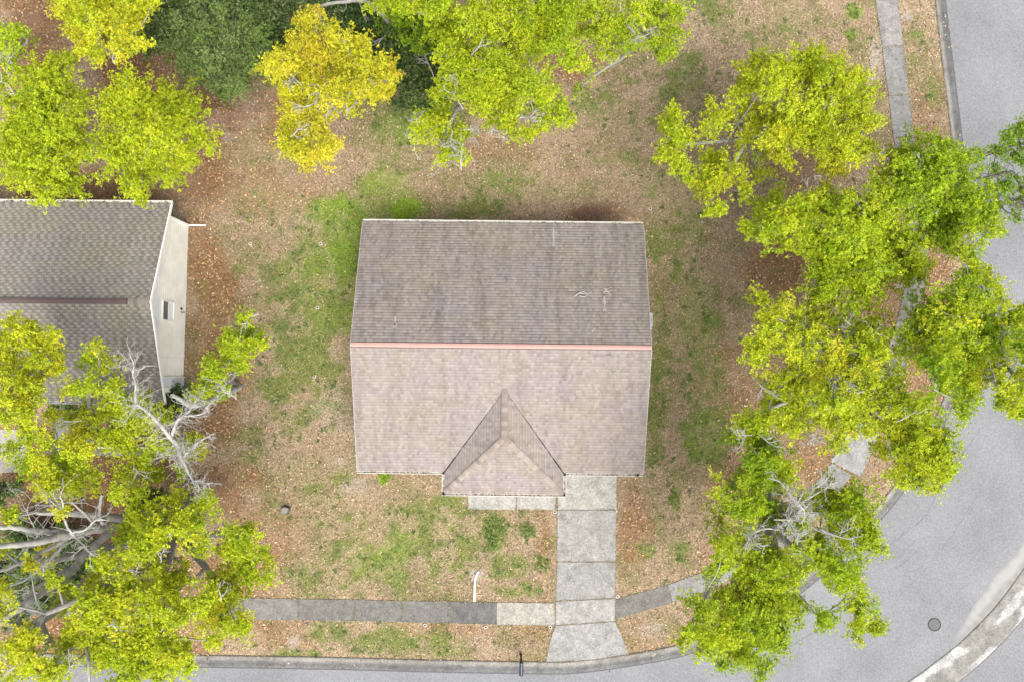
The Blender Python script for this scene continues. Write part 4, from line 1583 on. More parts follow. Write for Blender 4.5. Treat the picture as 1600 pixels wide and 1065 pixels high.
def curve3(a, b, rg, sag=0.12, k=7, lift=0.0):
    a, b = np.asarray(a, float), np.asarray(b, float)
    L = np.linalg.norm(b - a)
    t = np.linspace(0, 1, k)[:, None]
    m1 = rg.normal(0, sag * L, 3)
    m2 = rg.normal(0, sag * 0.6 * L, 3)
    p = a + (b - a) * t + np.sin(np.pi * t) * m1 * 0.5 + np.sin(2 * np.pi * t) * m2 * 0.35
    p[:, 2] += np.sin(np.pi * t[:, 0]) * lift * L
    return p


def spray(tb, p, d, L, r, rg, depth=2, n=5, spread=0.9, flat=0.6):
    """bare forking twig"""
    d = d / (np.linalg.norm(d) + 1e-9)
    k = 5
    P = [np.array(p, float)]
    dd = d.copy()
    for i in range(k - 1):
        dd = dd + rg.normal(0, 0.22, 3) * np.array([1, 1, flat])
        dd /= np.linalg.norm(dd)
        P.append(P[-1] + dd * L / (k - 1))
    P = np.array(P)
    tb.add(P, np.linspace(r, r * 0.5, k), 4)
    if depth > 0:
        for i in range(n):
            q = P[rg.integers(1, k)]
            e = dd + rg.normal(0, spread, 3) * np.array([1, 1, flat])
            spray(tb, q, e, L * rg.uniform(0.35, 0.65), r * 0.6, rg, depth - 1, max(2, n - 1), spread, flat)


TREES = []


def tree(name, label, cat, lobes, z, hue, seed, trunk_uv=None, fork=0.35, dens=1.0, size=0.087, tr_r=0.2, barkm='bark', bare=(), group=None, k=5, zvar=0.12, tw_r=0.016, jit=0.13, clumpy=1.0, twig_vis=0.7, hvar=0.07, per=6, parts=True, flatz=0.55, infill=0.45, rs=1.0):
    """lobes: (u, v, r[, hue offset[, z offset[, density]]]) read off the photograph at height z"""
    rg = np.random.default_rng(seed)
    Cw, Rw, Hu, De = [], [], [], []
    lobes = list(lobes)
    if infill > 0:      # smaller, lower clumps close the seams between neighbouring ones
        n0 = len(lobes)
        full = [tuple(l) + (0.0, 0.0, 1.0)[len(l) - 3:] for l in lobes]
        for a_ in range(n0):
            for b_ in range(a_ + 1, n0):
                A_, B_ = full[a_], full[b_]
                d_ = math.hypot(A_[0] - B_[0], A_[1] - B_[1])
                if 0.55 * (A_[2] + B_[2]) < d_ < 1.12 * (A_[2] + B_[2]) and rg.random() < infill:
                    t_ = rg.uniform(0.4, 0.6)
                    lobes.append((A_[0] + (B_[0] - A_[0]) * t_ + rg.normal(0, 3), A_[1] + (B_[1] - A_[1]) * t_ + rg.normal(0, 3), 0.78 * min(A_[2], B_[2]), (A_[3] + B_[3]) / 2, min(A_[4], B_[4]) - rg.uniform(0.2, 0.9), 0.8 * min(A_[5], B_[5])))
    for l in lobes:
        u, v, r = l[:3]
        dh = l[3] if len(l) > 3 else 0.0
        dz = l[4] if len(l) > 4 else 0.0
        de = l[5] if len(l) > 5 else 1.0
        zz = z * (1 + rg.normal(0, zvar)) + dz
        zz = max(0.8, zz)
        Cw.append(tuple(at(u, v, zz)))
        Rw.append(r * 1.16 * rs * (H - zz) / F)
        Hu.append(hue + dh)
        De.append(de)
    Cw, Rw, Hu, De = np.array(Cw), np.array(Rw), np.array(Hu), np.array(De)
    wgt = Rw ** 2
    cen = (Cw * wgt[:, None]).sum(0) / wgt.sum()
    if trunk_uv is not None:
        b = at(*trunk_uv, 0.0)
        base = np.array([b.x, b.y, 0.0])
    else:
        base = np.array([cen[0] * 1.2, (cen[1] + 1.8) * 1.2 - 1.8, 0.0]) + np.array([rg.normal(0, 0.3), rg.normal(0, 0.3), 0])
    root = empty(name, tuple(base), label, cat, group)
    zf = max(0.5, z * fork)
    forkp = base + (cen - base) * np.array([0.25, 0.25, 0]) + np.array([0, 0, zf])
    P = curve3(base + np.array([0, 0, -0.15]), forkp, rg, 0.05, 7)
    rr_ = tr_r * np.array([1.55, 1.15, 1.0, 0.95, 0.9, 0.88, 0.85])
    tb = Tubes()
    tb.add(P, rr_, 10)
    # small cap so the fork is closed
    tb.add(np.array([forkp, forkp + np.array([0, 0, tr_r * 0.5])]), np.array([tr_r * 0.85, tr_r * 0.25]), 10)
    tb.build('trunk', M[barkm], root)
    # group the lobes round k limbs
    k = min(k, len(Cw))
    idx = [int(rg.integers(len(Cw)))]
    while len(idx) < k:
        dd = np.min([np.linalg.norm(Cw - Cw[q], axis=1) for q in idx], axis=0)
        idx.append(int(np.argmax(dd)))
    cl = np.argmin(np.stack([np.linalg.norm(Cw - Cw[q], axis=1) for q in idx]), axis=0)
    limbs = {}
    for q in range(k):
        mem = np.where(cl == q)[0]
        if len(mem) == 0:
            continue
        mc = (Cw[mem] * wgt[mem][:, None]).sum(0) / wgt[mem].sum()
        end = mc - np.array([0, 0, 0.5])
        end[2] = max(end[2], zf + 0.3)
        lp = curve3(forkp - np.array([0, 0, 0.1]), end, rg, 0.10, 9, 0.06)
        lr = tr_r * 0.72 * np.linspace(0.85, 0.30, 9)
        lt = Tubes()
        lt.add(lp, lr, 8)
        for m in mem:
            s = 3 + int(np.argmin(np.linalg.norm(lp[3:] - Cw[m], axis=1) + rg.random(6) * 0.3))
            bp = curve3(lp[s], Cw[m] - np.array([0, 0, 0.15 * Rw[m]]), rg, 0.10, 7, 0.04)
            lt.add(bp, np.linspace(min(lr[s] * 0.5, 0.055), 0.020, 7), 6)
        limbs[q] = lt
    RC, RD, RH, RV = [], [], [], []
    for m in range(len(Cw)):
        R = Rw[m]
        nt_ = int(max(5, 19 * R ** 1.6 * De[m] * clumpy + 3))
        d = rg.normal(size=(nt_, 3))
        d /= np.linalg.norm(d, axis=1, keepdims=True)
        d[:, 2] = np.where(d[:, 2] < -0.2, -d[:, 2] * 0.6, d[:, 2])
        ln = R * (0.45 + 0.72 * rg.random(nt_)) * np.where(rg.random(nt_) < 0.16, 1.25, 1.0)
        ends = Cw[m] + d * ln[:, None] * np.array([1, 1, flatz])
        hloc = Hu[m] + rg.normal(0, hvar * 0.8)
        for t_ in range(nt_):
            tp = curve3(Cw[m], ends[t_], rg, 0.13, 5)
            if rg.random() < twig_vis * 0.75:
                limbs[cl[m]].add(tp, np.linspace(tw_r, tw_r * 0.45, 5), 4)
            nr = int((14 + 17 * ln[t_]) * dens * De[m])
            tt = np.clip(rg.normal(0.86, 0.22, nr), 0.15, 1.2)
            base_ = Cw[m] + (ends[t_] - Cw[m]) * tt[:, None]
            base_ = base_ + rg.normal(0, jit, (nr, 3)) * np.array([1, 1, 0.6])
            ax = d[t_] * 0.5 + np.array([0, 0, 0.8]) + rg.normal(0, 0.35, (nr, 3))
            ax /= np.linalg.norm(ax, axis=1, keepdims=True)
            RC.append(base_)
            RD.append(ax)
            hv = hloc + rg.normal(0, hvar * 0.8)
            RH.append(hv + 0.10 * (tt - 0.6) + rg.normal(0, 0.03, nr))
            RV.append(np.full(nr, 0.84 + 0.28 * rg.random()))
    for q in sorted(limbs):
        limbs[q].build('limb', M[barkm], root)
    leaves_mesh('crown', np.vstack(RC), np.vstack(RD), np.concatenate(RH), rg, root, size, per, np.concatenate(RV))
    # bare lichened sprays
    if bare:
        for bb in bare:
            sp = Tubes()
            u, v, ru, cnt = bb[:4]
            zz = z + (bb[4] if len(bb) > 4 else 0.1) + 0.75
            o_ = np.array(tuple(at(u, v, zz)))
            R = ru * (H - zz) / F
            a0 = rg.random() * 6.28
            dr_ = np.array([math.cos(a0), math.sin(a0), 0.15])
            stem = curve3(o_ - dr_ * R * 0.55 - np.array([0, 0, 0.35]), o_ + dr_ * R * 0.5, rg, 0.14, 9)
            sp.add(stem, np.linspace(0.030, 0.012, 9), 5)
            for q in range(cnt + 1):
                i_ = rg.integers(1, 9)
                sgn_ = 1 if rg.random() < 0.5 else -1
                dd = dr_ * rg.uniform(0.4, 1.0) + sgn_ * np.array([-dr_[1], dr_[0], 0]) * rg.uniform(0.3, 1.0) + np.array([0, 0, rg.normal(0.05, 0.2)])
                spray(sp, stem[i_], dd, R * rg.uniform(0.3, 0.8), 0.018, rg, 2, 3, 0.7)
            sp.build('bare_spray', M['lichen'], root)
    TREES.append(root)
    return root


OG = 'trees around the house'
tree('oak_tree', 'bright green oak with a split crown behind the neighbouring grey roof', 'tree',
     [(60, 130, 42), (40, 190, 45), (100, 165, 38), (70, 245, 45), (38, 265, 36), (112, 210, 36), (75, 288, 26), (118, 285, 22), (25, 215, 30), (92, 108, 26), (60, 210, 40), (95, 250, 30), (20, 245, 24)], 6.8, 0.60, 1, group=OG, tr_r=0.2, hvar=0.06)
tree('oak_tree', 'bright green rounded oak between the split crowned oak and the sage shrub', 'tree',
     [(195, 140, 32), (225, 168, 42), (262, 170, 38), (195, 205, 40), (245, 212, 42), (290, 188, 26), (308, 225, 28), (200, 255, 36), (240, 262, 32), (212, 290, 22), (172, 172, 24), (275, 248, 26), (180, 230, 26), (282, 275, 14, 0, -2, .6)], 6.8, 0.60, 2, group=OG, tr_r=0.2, hvar=0.06)
tree('oak_tree', 'small yellow leaved oak between the sage shrub and the two bright green oaks', 'tree',
     [(130, 15, 32), (180, 12, 38), (222, 15, 24), (150, 52, 32), (192, 55, 32), (122, 60, 22), (150, 88, 16), (212, 68, 18), (235, 0, 20), (110, 10, 20), (160, -30, 50)], 8.0, 0.74, 3, group=OG, bare=((175, 78, 30, 5, -.5),))
tree('oak_tree', 'small sparse light green oak with bare twigs behind the split crowned oak', 'tree',
     [(2, 58, 24), (22, 70, 22), (18, 98, 14), (0, 120, 14), (30, 55, 12), (-25, 80, 30)], 7.0, 0.50, 4, group=OG, dens=.7, k=3, bare=((10, 95, 35, 7), (5, 45, 25, 3), (5, 135, 22, 4)))
tree('shrub', 'dense rounded sage green shrub tree beside the yellow oak', 'shrub',
     [(300, 68, 40), (350, 60, 46), (392, 60, 34), (340, 110, 42), (385, 105, 32), (315, 28, 32), (372, 128, 24), (300, 105, 26), (350, 135, 18), (405, 90, 18), (335, 85, 40)], 4.6, -0.15, 5, fork=0.2, dens=1.15, size=0.085, per=7, twig_vis=0.3, hvar=0.05, tr_r=0.12, group='dark shrubs at the back of the yard', flatz=0.8, jit=0.16)
tree('shrub', 'dark green shrubs mass between the yellow oak and the sage shrub', 'shrub',
     [(240, 30, 26), (248, 65, 22), (405, 18, 36), (440, 30, 34), (425, 75, 26), (270, 8, 22), (365, 12, 26), (445, 70, 22), (260, 45, 26), (330, 0, 25)], 3.2, -0.32, 6, fork=0.15, size=0.11, per=7, twig_vis=0.3, tr_r=0.1, group='dark shrubs at the back of the yard', flatz=0.8, jit=0.18)
tree('oak_tree', 'golden yellow oak with pale branches behind the brown roofed house', 'tree',
     [(485, 48, 24), (472, 78, 26), (500, 92, 32), (540, 82, 30), (562, 102, 32), (530, 118, 32), (440, 98, 24), (420, 108, 17), (450, 128, 26), (480, 145, 20), (520, 148, 20), (445, 160, 17), (590, 118, 22), (614, 108, 17), (600, 140, 15), (558, 140, 18), (480, 180, 30), (508, 188, 20), (452, 198, 16), (500, 222, 24), (470, 232, 20), (446, 225, 15), (482, 250, 15), (505, 243, 13), (530, 58, 15), (548, 172, 11), (490, 25, 13), (566, 62, 8), (462, 112, 22), (545, 130, 16), (585, 150, 12)],
     8.2, 0.90, 7, group=OG, dens=0.95, hvar=0.05, bare=((500, 135, 26, 5), (455, 120, 24, 4), (515, 160, 30, 6), (475, 160, 22, 4), (460, 205, 22, 4), (590, 128, 22, 4), (540, 165, 20, 3)))
tree('shrub', 'dark green undergrowth beside the golden yellow oak', 'shrub',
     [(620, 58, 40), (600, 35, 36), (555, 28, 36), (650, 100, 38), (682, 60, 30), (640, 138, 32), (680, 135, 26), (668, 172, 22), (520, 20, 24), (610, 90, 30), (650, 20, 40), (500, 12, 24), (585, 70, 26)], 2.6, -0.30, 8, fork=0.15, size=0.11, per=7, twig_vis=0.4, tr_r=0.1, group='dark shrubs at the back of the yard', flatz=0.8, jit=0.18, bare=((670, 100, 30, 3, 1), (600, 50, 30, 3, 1)))
tree('oak_tree', 'vivid green sapling over the dark undergrowth behind the golden yellow oak', 'tree',
     [(622, 45, 26), (650, 55, 20), (640, 25, 24), (612, 20, 18), (665, 75, 12), (665, 30, 22)], 4.2, 0.20, 9, group=OG, tr_r=0.09, k=3)
tree('oak_tree', 'tall yellow green oak with dead twigs hanging towards the rear slope of the brown roof', 'tree',
     [(722, 58, 32), (700, 38, 30), (752, 28, 36), (800, 28, 40), (850, 40, 36), (888, 45, 28), (720, 108, 34), (770, 108, 34), (700, 88, 20), (820, 68, 32), (870, 78, 30), (742, 138, 30), (790, 138, 34), (828, 140, 28), (858, 168, 24), (880, 182, 15), (690, 178, 24), (668, 205, 19), (706, 208, 22), (700, 232, 15), (722, 244, 9), (780, 170, 27), (800, 204, 18), (820, 214, 11), (757, 163, 22), (840, 8, 28), (902, 98, 14), (685, 140, 12), (845, 200, 12), (600, 5, 20), (640, 5, 20), (680, 12, 20), (890, 10, 22)],
     8.0, 0.58, 10, rs=1.08, infill=0.7, group=OG, tr_r=0.26, k=7, hvar=0.08, bare=((705, 215, 28, 8), (655, 180, 28, 4, -1), (650, 232, 26, 4, -2), (740, 205, 30, 5, -1), (770, 205, 24, 5), (715, 115, 30, 4), (825, 185, 28, 5), (690, 240, 30, 5, -1), (715, 155, 24, 4), (750, 75, 28, 4), (720, 248, 25, 4)))
tree('oak_tree', 'thin yellow green oak over tan grass beside the tall oak with dead twigs', 'tree',
     [(940, 28, 30), (968, 48, 26), (992, 18, 30), (1030, 28, 28), (1052, 58, 17), (1022, 75, 18), (950, 82, 14), (912, 18, 22), (1048, 12, 22), (985, 70, 13), (1040, 85, 10), (930, 60, 18), (920, 115, 13, -.1, -2, .7), (905, 140, 10, -.1, -2, .7)], 6.6, 0.50, 11, group=OG, dens=0.75, bare=((1000, 50, 30, 5), (1020, 45, 26, 4), (960, 20, 26, 3)))
tree('oak_tree', 'lime yellow oak with a ragged hollow crown near the side street sidewalk', 'tree',
     [(1180, 108, 26), (1170, 138, 26), (1240, 108, 32), (1280, 118, 32), (1320, 120, 26), (1222, 150, 36), (1270, 168, 42), (1320, 168, 32), (1350, 198, 24), (1250, 208, 40), (1300, 218, 32), (1222, 230, 30), (1332, 240, 24), (1300, 262, 24, .15), (1342, 150, 20), (1120, 188, 24), (1152, 168, 16), (1046, 185, 22), (1056, 214, 23), (1046, 245, 20), (1065, 270, 14), (1120, 255, 24), (1100, 288, 26), (1142, 280, 22), (1110, 320, 17), (1166, 302, 10), (1180, 255, 26, 0, -3, .45), (1200, 280, 18, 0, -3, .4), (1160, 215, 22, 0, -2, .6), (1190, 190, 24), (1270, 95, 22), (1355, 225, 14)],
     7.6, 0.66, 12, rs=1.04, infill=0.3, group=OG, tr_r=0.24, k=7, hvar=0.06, bare=((1208, 150, 20, 3), (1280, 275, 20, 4, -1), (1300, 170, 20, 3), (1265, 285, 16, 4, -1)))
tree('oak_tree', 'vivid green oak over the side street sidewalk, touching the lime yellow oak', 'tree',
     [(1202, 335, 30), (1190, 358, 24), (1242, 330, 30), (1280, 322, 26), (1240, 368, 25), (1300, 350, 32), (1390, 312, 30), (1350, 330, 32), (1340, 380, 36), (1388, 370, 34), (1300, 400, 30), (1340, 428, 32), (1390, 425, 28), (1430, 388, 28), (1292, 440, 26), (1282, 466, 18), (1350, 465, 20), (1320, 365, 30), (1270, 385, 18), (1425, 430, 14)],
     7.4, 0.50, 13, rs=1.20, infill=0.75, group=OG, tr_r=0.24, k=6, hvar=0.08, bare=((1350, 385, 20, 3), (1265, 395, 20, 3, -1), (1280, 420, 18, 3, -1), (1410, 445, 16, 3)))
tree('oak_tree', 'vivid green oak reaching over the kerb towards the dark branched oak in the road', 'tree',
     [(1420, 240, 30), (1450, 258, 36), (1490, 280, 34), (1402, 270, 30), (1440, 308, 34), (1490, 328, 34), (1530, 320, 25), (1542, 348, 22), (1480, 368, 24), (1455, 345, 24), (1505, 355, 18), (1470, 230, 16), (1500, 250, 14)],
     7.8, 0.43, 14, rs=1.14, infill=0.6, group=OG, tr_r=0.22, hvar=0.09, bare=((1440, 250, 26, 5), (1455, 235, 20, 3), (1455, 335, 18, 2)))
tree('oak_tree', 'olive green oak with dark bare branches leaning over the road', 'tree',
     [(1580, 212, 18), (1592, 245, 15), (1562, 240, 13), (1572, 290, 17), (1550, 265, 9), (1592, 310, 14), (1545, 292, 9), (1595, 200, 14), (1530, 245, 9), (1560, 315, 9), (1625, 230, 25), (1630, 290, 28), (1585, 335, 9)], 6.6, 0.16, 15, group=OG, dens=0.7, trunk_uv=(1665, 330), barkm='bark_dark', bare=())
tree('oak_tree', 'sparse yellow green oak full of bare grey twigs over the bending sidewalk', 'tree',
     [(1200, 478, 20), (1220, 508, 28), (1190, 540, 22), (1178, 560, 16), (1250, 540, 26), (1280, 500, 30), (1330, 500, 30), (1240, 590, 30), (1290, 570, 30), (1340, 560, 30), (1390, 555, 26), (1210, 620, 25), (1260, 640, 28), (1310, 620, 30), (1360, 612, 28), (1190, 650, 18), (1410, 630, 28), (1430, 680, 30), (1390, 680, 24), (1450, 720, 28), (1480, 690, 18), (1420, 742, 24), (1460, 755, 15), (1340, 650, 24), (1312, 668, 18), (1375, 520, 24), (1170, 660, 12), (1230, 665, 18), (1400, 720, 18), (1480, 730, 15), (1300, 700, 12)],
     8.0, 0.62, 16, rs=1.24, infill=0.85, group=OG, tr_r=0.3, k=8, dens=0.8, hvar=0.09, tw_r=0.02, bare=((1260, 530, 34, 6), (1245, 575, 34, 6), (1290, 545, 34, 6), (1330, 525, 34, 5), (1375, 520, 28, 4), (1250, 600, 34, 5), (1310, 590, 34, 6), (1290, 640, 34, 5), (1220, 500, 24, 3), (1350, 560, 30, 5), (1395, 560, 28, 4), (1270, 690, 26, 5, -1), (1340, 610, 34, 5), (1420, 650, 26, 3), (1395, 700, 22, 3), (1190, 600, 28, 4), (1300, 610, 30, 4)))
tree('oak_tree', 'olive green oak overhanging the kerb at the widest bend of the road', 'tree',
     [(1510, 402, 17), (1530, 430, 24), (1500, 458, 25), (1550, 458, 20), (1470, 490, 30), (1440, 480, 20), (1520, 500, 30), (1470, 540, 34), (1430, 530, 28), (1500, 560, 30), (1550, 520, 28), (1590, 500, 22), (1580, 540, 26), (1540, 570, 24), (1500, 600, 30), (1460, 590, 28), (1510, 630, 18), (1580, 600, 20), (1590, 640, 18), (1452, 640, 14), (1562, 620, 12), (1620, 560, 30), (1625, 620, 25)],
     8.4, 0.52, 17, rs=1.22, infill=0.8, group=OG, tr_r=0.28, k=7, dens=0.85, hvar=0.13, bare=((1540, 445, 28, 4), (1480, 500, 24, 3), (1590, 560, 30, 4), (1555, 585, 28, 3), (1500, 470, 24, 3), (1440, 515, 22, 3), (1580, 520, 24, 3)))
tree('oak_tree', 'large green oak with grey mossy limbs between the front sidewalk and the road bend', 'tree',
     [(1175, 690, 26, -.2), (1200, 705, 24, -.2), (1160, 675, 15, .05), (1190, 740, 30, -.12), (1232, 742, 19, .25), (1150, 780, 30), (1128, 800, 18, 0, 0, .6), (1200, 800, 22, -.1), (1262, 782, 20, 0), (1300, 780, 25), (1340, 798, 30), (1352, 838, 24), (1300, 840, 28), (1322, 880, 24), (1262, 862, 22), (1150, 850, 30), (1120, 880, 20), (1180, 868, 30), (1222, 900, 30), (1180, 920, 30, .2), (1140, 930, 26), (1090, 958, 22), (1110, 988, 26), (1072, 992, 15), (1150, 980, 30), (1190, 970, 30), (1230, 950, 24), (1170, 1010, 24), (1190, 1038, 15), (1132, 1022, 15), (1212, 1000, 15), (1330, 912, 20), (1350, 950, 20), (1372, 980, 13), (1340, 982, 14), (1292, 958, 10), (1284, 972, 9), (1305, 905, 16), (1250, 820, 14), (1290, 865, 20), (1205, 935, 25)],
     8.0, 0.49, 18, rs=1.18, infill=0.7, group=OG, tr_r=0.34, k=9, trunk_uv=(1180, 765), hvar=0.08, bare=((1250, 800, 40, 11, 1.2), (1235, 815, 34, 10, 1.2), (1180, 845, 30, 9, .6), (1310, 835, 40, 6, .8), (1255, 840, 26, 8, 1), (1165, 680, 28, 7, .5), (1285, 690, 24, 6, -1), (1240, 775, 38, 6, 1.2), (1205, 690, 30, 4, .4), (1290, 750, 30, 3, .3)))
tree('oak_tree', 'huge yellow green oak with fanning grey limbs beside the dark front sidewalk', 'tree',
     [(200, 835, 22), (230, 810, 24), (270, 800, 28), (310, 800, 24), (290, 830, 24), (250, 840, 22), (312, 850, 14), (222, 860, 20), (190, 880, 22, .05), (160, 885, 16, .05), (130, 930, 26), (170, 925, 28), (210, 920, 26), (250, 900, 22), (290, 900, 18), (270, 930, 22), (230, 950, 25), (180, 960, 25), (140, 970, 25), (110, 1000, 22), (150, 1010, 28), (190, 1010, 30), (230, 1000, 28), (262, 1000, 27), (272, 1040, 22), (230, 1045, 28), (190, 1050, 26), (288, 1018, 12), (380, 840, 24), (402, 868, 22), (360, 870, 24), (392, 905, 24), (350, 910, 22), (322, 930, 20), (360, 945, 28), (322, 960, 22), (372, 978, 17), (332, 1000, 12), (390, 820, 8), (110, 915, 10), (86, 900, 12), (10, 945, 20, .1), (0, 920, 14, .1), (30, 1010, 24, .08), (60, 1040, 22, .08), (15, 1050, 22, .08), (52, 990, 14, .08), (20, 808, 14), (10, 858, 12, .1), (300, 948, 18), (275, 965, 18), (345, 962, 18), (45, 880, 9, .1), (95, 795, 9, .1), (100, 1045, 20), (320, 780, 16), (75, 860, 9, .1), (-30, 1000, 30)],
     8.6, 0.63, 19, rs=1.05, group=OG, tr_r=0.42, k=10, trunk_uv=(300, 792), hvar=0.08, tw_r=0.02, bare=((60, 900, 40, 4, -2), (200, 895, 30, 3), (340, 930, 26, 4), (170, 980, 28, 3), (20, 1040, 40, 6), (100, 1050, 34, 5), (250, 870, 26, 3), (50, 990, 30, 4)))
tree('oak_tree', 'yellow oak covering part of the front slope of the neighbouring grey roof', 'tree',
     [(20, 520, 24), (50, 520, 24), (82, 530, 16), (20, 558, 28), (60, 568, 24), (30, 600, 28), (12, 640, 28), (42, 640, 20), (90, 578, 8), (75, 548, 18), (52, 608, 14), (-20, 580, 40)], 9.5, 0.72, 20, group=OG, hvar=0.06)
tree('oak_tree', 'yellow green oak spreading over the front path of the neighbouring house', 'tree',
     [(60, 690, 24), (90, 720, 30), (130, 660, 27), (160, 640, 23), (200, 650, 27), (240, 652, 22), (120, 700, 29), (160, 690, 20), (200, 690, 20), (70, 760, 22), (100, 758, 23), (140, 740, 23), (48, 668, 15), (180, 770, 14), (200, 740, 19), (230, 720, 16), (212, 780, 19), (242, 690, 19), (276, 700, 14), (140, 568, 15), (165, 570, 13), (130, 600, 18), (170, 610, 19), (110, 610, 10), (146, 548, 10), (250, 742, 14), (300, 682, 11), (308, 712, 12), (20, 700, 14), (85, 650, 14), (40, 730, 16), (222, 620, 12), (285, 735, 11)],
     7.6, 0.64, 21, group=OG, tr_r=0.25, k=8, dens=0.9, hvar=0.10, bare=((105, 655, 26, 3, -1), (130, 690, 22, 3), (210, 735, 22, 3)))
tree('oak_tree', 'small yellow green oak leaning from the front corner of the cream siding wall', 'tree',
     [(382, 500, 9), (391, 518, 13), (370, 530, 17), (395, 545, 14), (360, 558, 15), (376, 570, 15), (340, 582, 15), (322, 600, 14), (345, 606, 13), (310, 620, 10), (355, 540, 10), (405, 530, 8), (330, 565, 10)], 8.0, 0.50, 22, group=OG, tr_r=0.16, trunk_uv=(372, 604), bare=((390, 500, 24, 5, .2), (355, 615, 22, 11, 0), (340, 590, 24, 3)), k=3)
tree('shrub', 'low dark green bush against the front corner of the cream siding house', 'shrub',
     [(262, 612, 12), (275, 618, 12), (290, 612, 9), (285, 625, 10), (110, 640, 14), (90, 632, 12), (130, 640, 12), (270, 640, 12), (250, 640, 12), (230, 642, 12), (300, 640, 8)], 0.9, -0.28, 23, fork=0.2, size=0.09, twig_vis=0.3, tr_r=0.05, group='dark shrubs at the back of the yard', k=3)
tree('shrub', 'dark green thicket under the fanning grey limbs of the huge oak', 'shrub',
     [(45, 870, 26), (110, 905, 24), (0, 900, 24), (130, 885, 20), (20, 830, 20), (60, 850, 24), (40, 900, 26), (90, 880, 26), (120, 860, 18), (70, 930, 20), (30, 960, 16), (105, 840, 16), (230, 790, 18), (250, 775, 18), (0, 770, 18), (20, 760, 12), (255, 870, 16), (210, 790, 14), (90, 950, 14), (60, 890, 24)], 1.5, -0.28, 24, fork=0.2, size=0.11, twig_vis=1.0, tr_r=0.05, tw_r=0.014, k=5, dens=1.0, bare=((70, 870, 70, 10, 0.4), (30, 850, 60, 8, 0.4), (90, 920, 60, 8, 0.3), (50, 810, 60, 8, 0.4)), group='dark shrubs at the back of the yard')


# big hand-traced limbs: (parent tree number, [(u, v, z, radius)...])
def find_tree(txt):
    return [t_ for t_ in TREES if txt in t_['label']][0]


def limb(parent, pts, mat='bark', name='limb', knots=0, seed=0, n=9, sprays=0, spr_len=1.0, spread=1.0, srad=0.016):
    rg = np.random.default_rng(seed + 500)
    P = np.array([tuple(at(u, v, z)) for u, v, z, r in pts])
    R = np.array([r for *_, r in pts])
    Pc = catmull(P, 6)
    Rc = np.interp(np.linspace(0, 1, len(Pc)), np.linspace(0, 1, len(R)), R)
    Rc = Rc * (1 + rg.normal(0, 0.05, len(Rc)))
    Pc = Pc + rg.normal(0, 1, Pc.shape) * (Rc * 0.18)[:, None]
    tb = Tubes()
    tb.add(Pc, Rc, n)
    for q in range(sprays):
        i = rg.integers(2, len(Pc))
        T_ = Pc[min(i + 1, len(Pc) - 1)] - Pc[i - 1]
        d = T_ / (np.linalg.norm(T_) + 1e-9) + rg.normal(0, spread, 3) * np.array([1, 1, 0.6])
        spray(tb, Pc[i], d, spr_len * rg.uniform(0.3, 1.0), srad, rg, 2, 3)
    return tb.build(name, M[mat], parent)


T19 = find_tree('huge yellow green')
limb(T19, [(300, 792, .3, .40), (270, 800, 1.6, .36), (230, 806, 3.2, .32), (190, 812, 5.0, .28), (150, 824, 6.6, .22), (100, 836, 8.0, .17), (60, 846, 9.0, .13), (0, 852, 10, .10), (-40, 850, 10.5, .07)], 'bark', seed=1, sprays=4)
limb(T19, [(190, 812, 5.0, .20), (150, 850, 6.2, .17), (120, 880, 7.0, .155), (100, 905, 7.6, .15), (60, 930, 8.6, .12), (30, 952, 9.2, .12), (-20, 985, 10, .08)], 'bark', seed=2, sprays=3)
limb(T19, [(170, 860, 5.0, .17), (135, 905, 6.4, .155), (90, 950, 7.6, .14), (55, 975, 8.4, .13), (15, 975, 9.2, .11), (-30, 965, 10, .1)], 'bark', seed=3, sprays=3)
limb(T19, [(120, 880, 6.6, .11), (85, 900, 7.4, .10), (50, 925, 8, .085), (30, 965, 8.6, .07), (10, 990, 9, .05)], 'bark', seed=4)
limb(T19, [(110, 834, 7.6, .13), (70, 830, 8.4, .12), (30, 826, 9.2, .10), (-20, 822, 10, .07)], 'lichen', seed=5, sprays=4)
limb(T19, [(110, 838, 7.4, .10), (80, 855, 8.0, .09), (40, 876, 8.6, .07), (0, 892, 9.2, .06), (-30, 905, 9.6, .04)], 'bark', seed=6, sprays=5)
limb(T19, [(100, 850, 7.2, .07), (70, 880, 7.8, .06), (40, 905, 8.2, .045), (15, 915, 8.6, .03)], 'lichen', seed=7, sprays=5)
limb(T19, [(60, 972, 8.2, .11), (75, 1000, 8.6, .09), (60, 1030, 9, .06)], 'bark', seed=8, sprays=3)
limb(T19, [(140, 940, 5.5, .10), (135, 985, 7.5, .08), (138, 1030, 8.9, .06), (140, 1065, 9.2, .045)], 'lichen', seed=9)
limb(T19, [(162, 822, 6.2, .08), (155, 800, 7.5, .07), (158, 778, 8.2, .055), (160, 772, 8.4, .05)], 'bark', seed=10)
# dead lichened branch system in front of the big limbs
limb(T19, [(150, 820, 7.4, .055), (125, 838, 8.6, .05), (110, 830, 8.9, .045), (100, 810, 9.2, .04), (98, 785, 9.5, .03), (94, 776, 9.6, .02)], 'lichen', 'dead_branch', seed=11, sprays=11, spr_len=1.2)
limb(T19, [(150, 820, 7.4, .05), (130, 800, 8.4, .045), (112, 785, 8.9, .03), (97, 778, 9.1, .02)], 'lichen', 'dead_branch', seed=12, sprays=8, spr_len=1.0)
limb(T19, [(110, 832, 8.8, .045), (135, 826, 9.2, .04), (150, 812, 9.4, .035), (168, 812, 9.6, .02)], 'lichen', 'dead_branch', seed=13, sprays=9, spr_len=.9)
limb(T19, [(115, 835, 8.8, .04), (130, 850, 9.2, .03), (140, 862, 9.4, .025), (148, 866, 9.5, .015)], 'lichen', 'dead_branch', seed=14, sprays=6, spr_len=0.8)
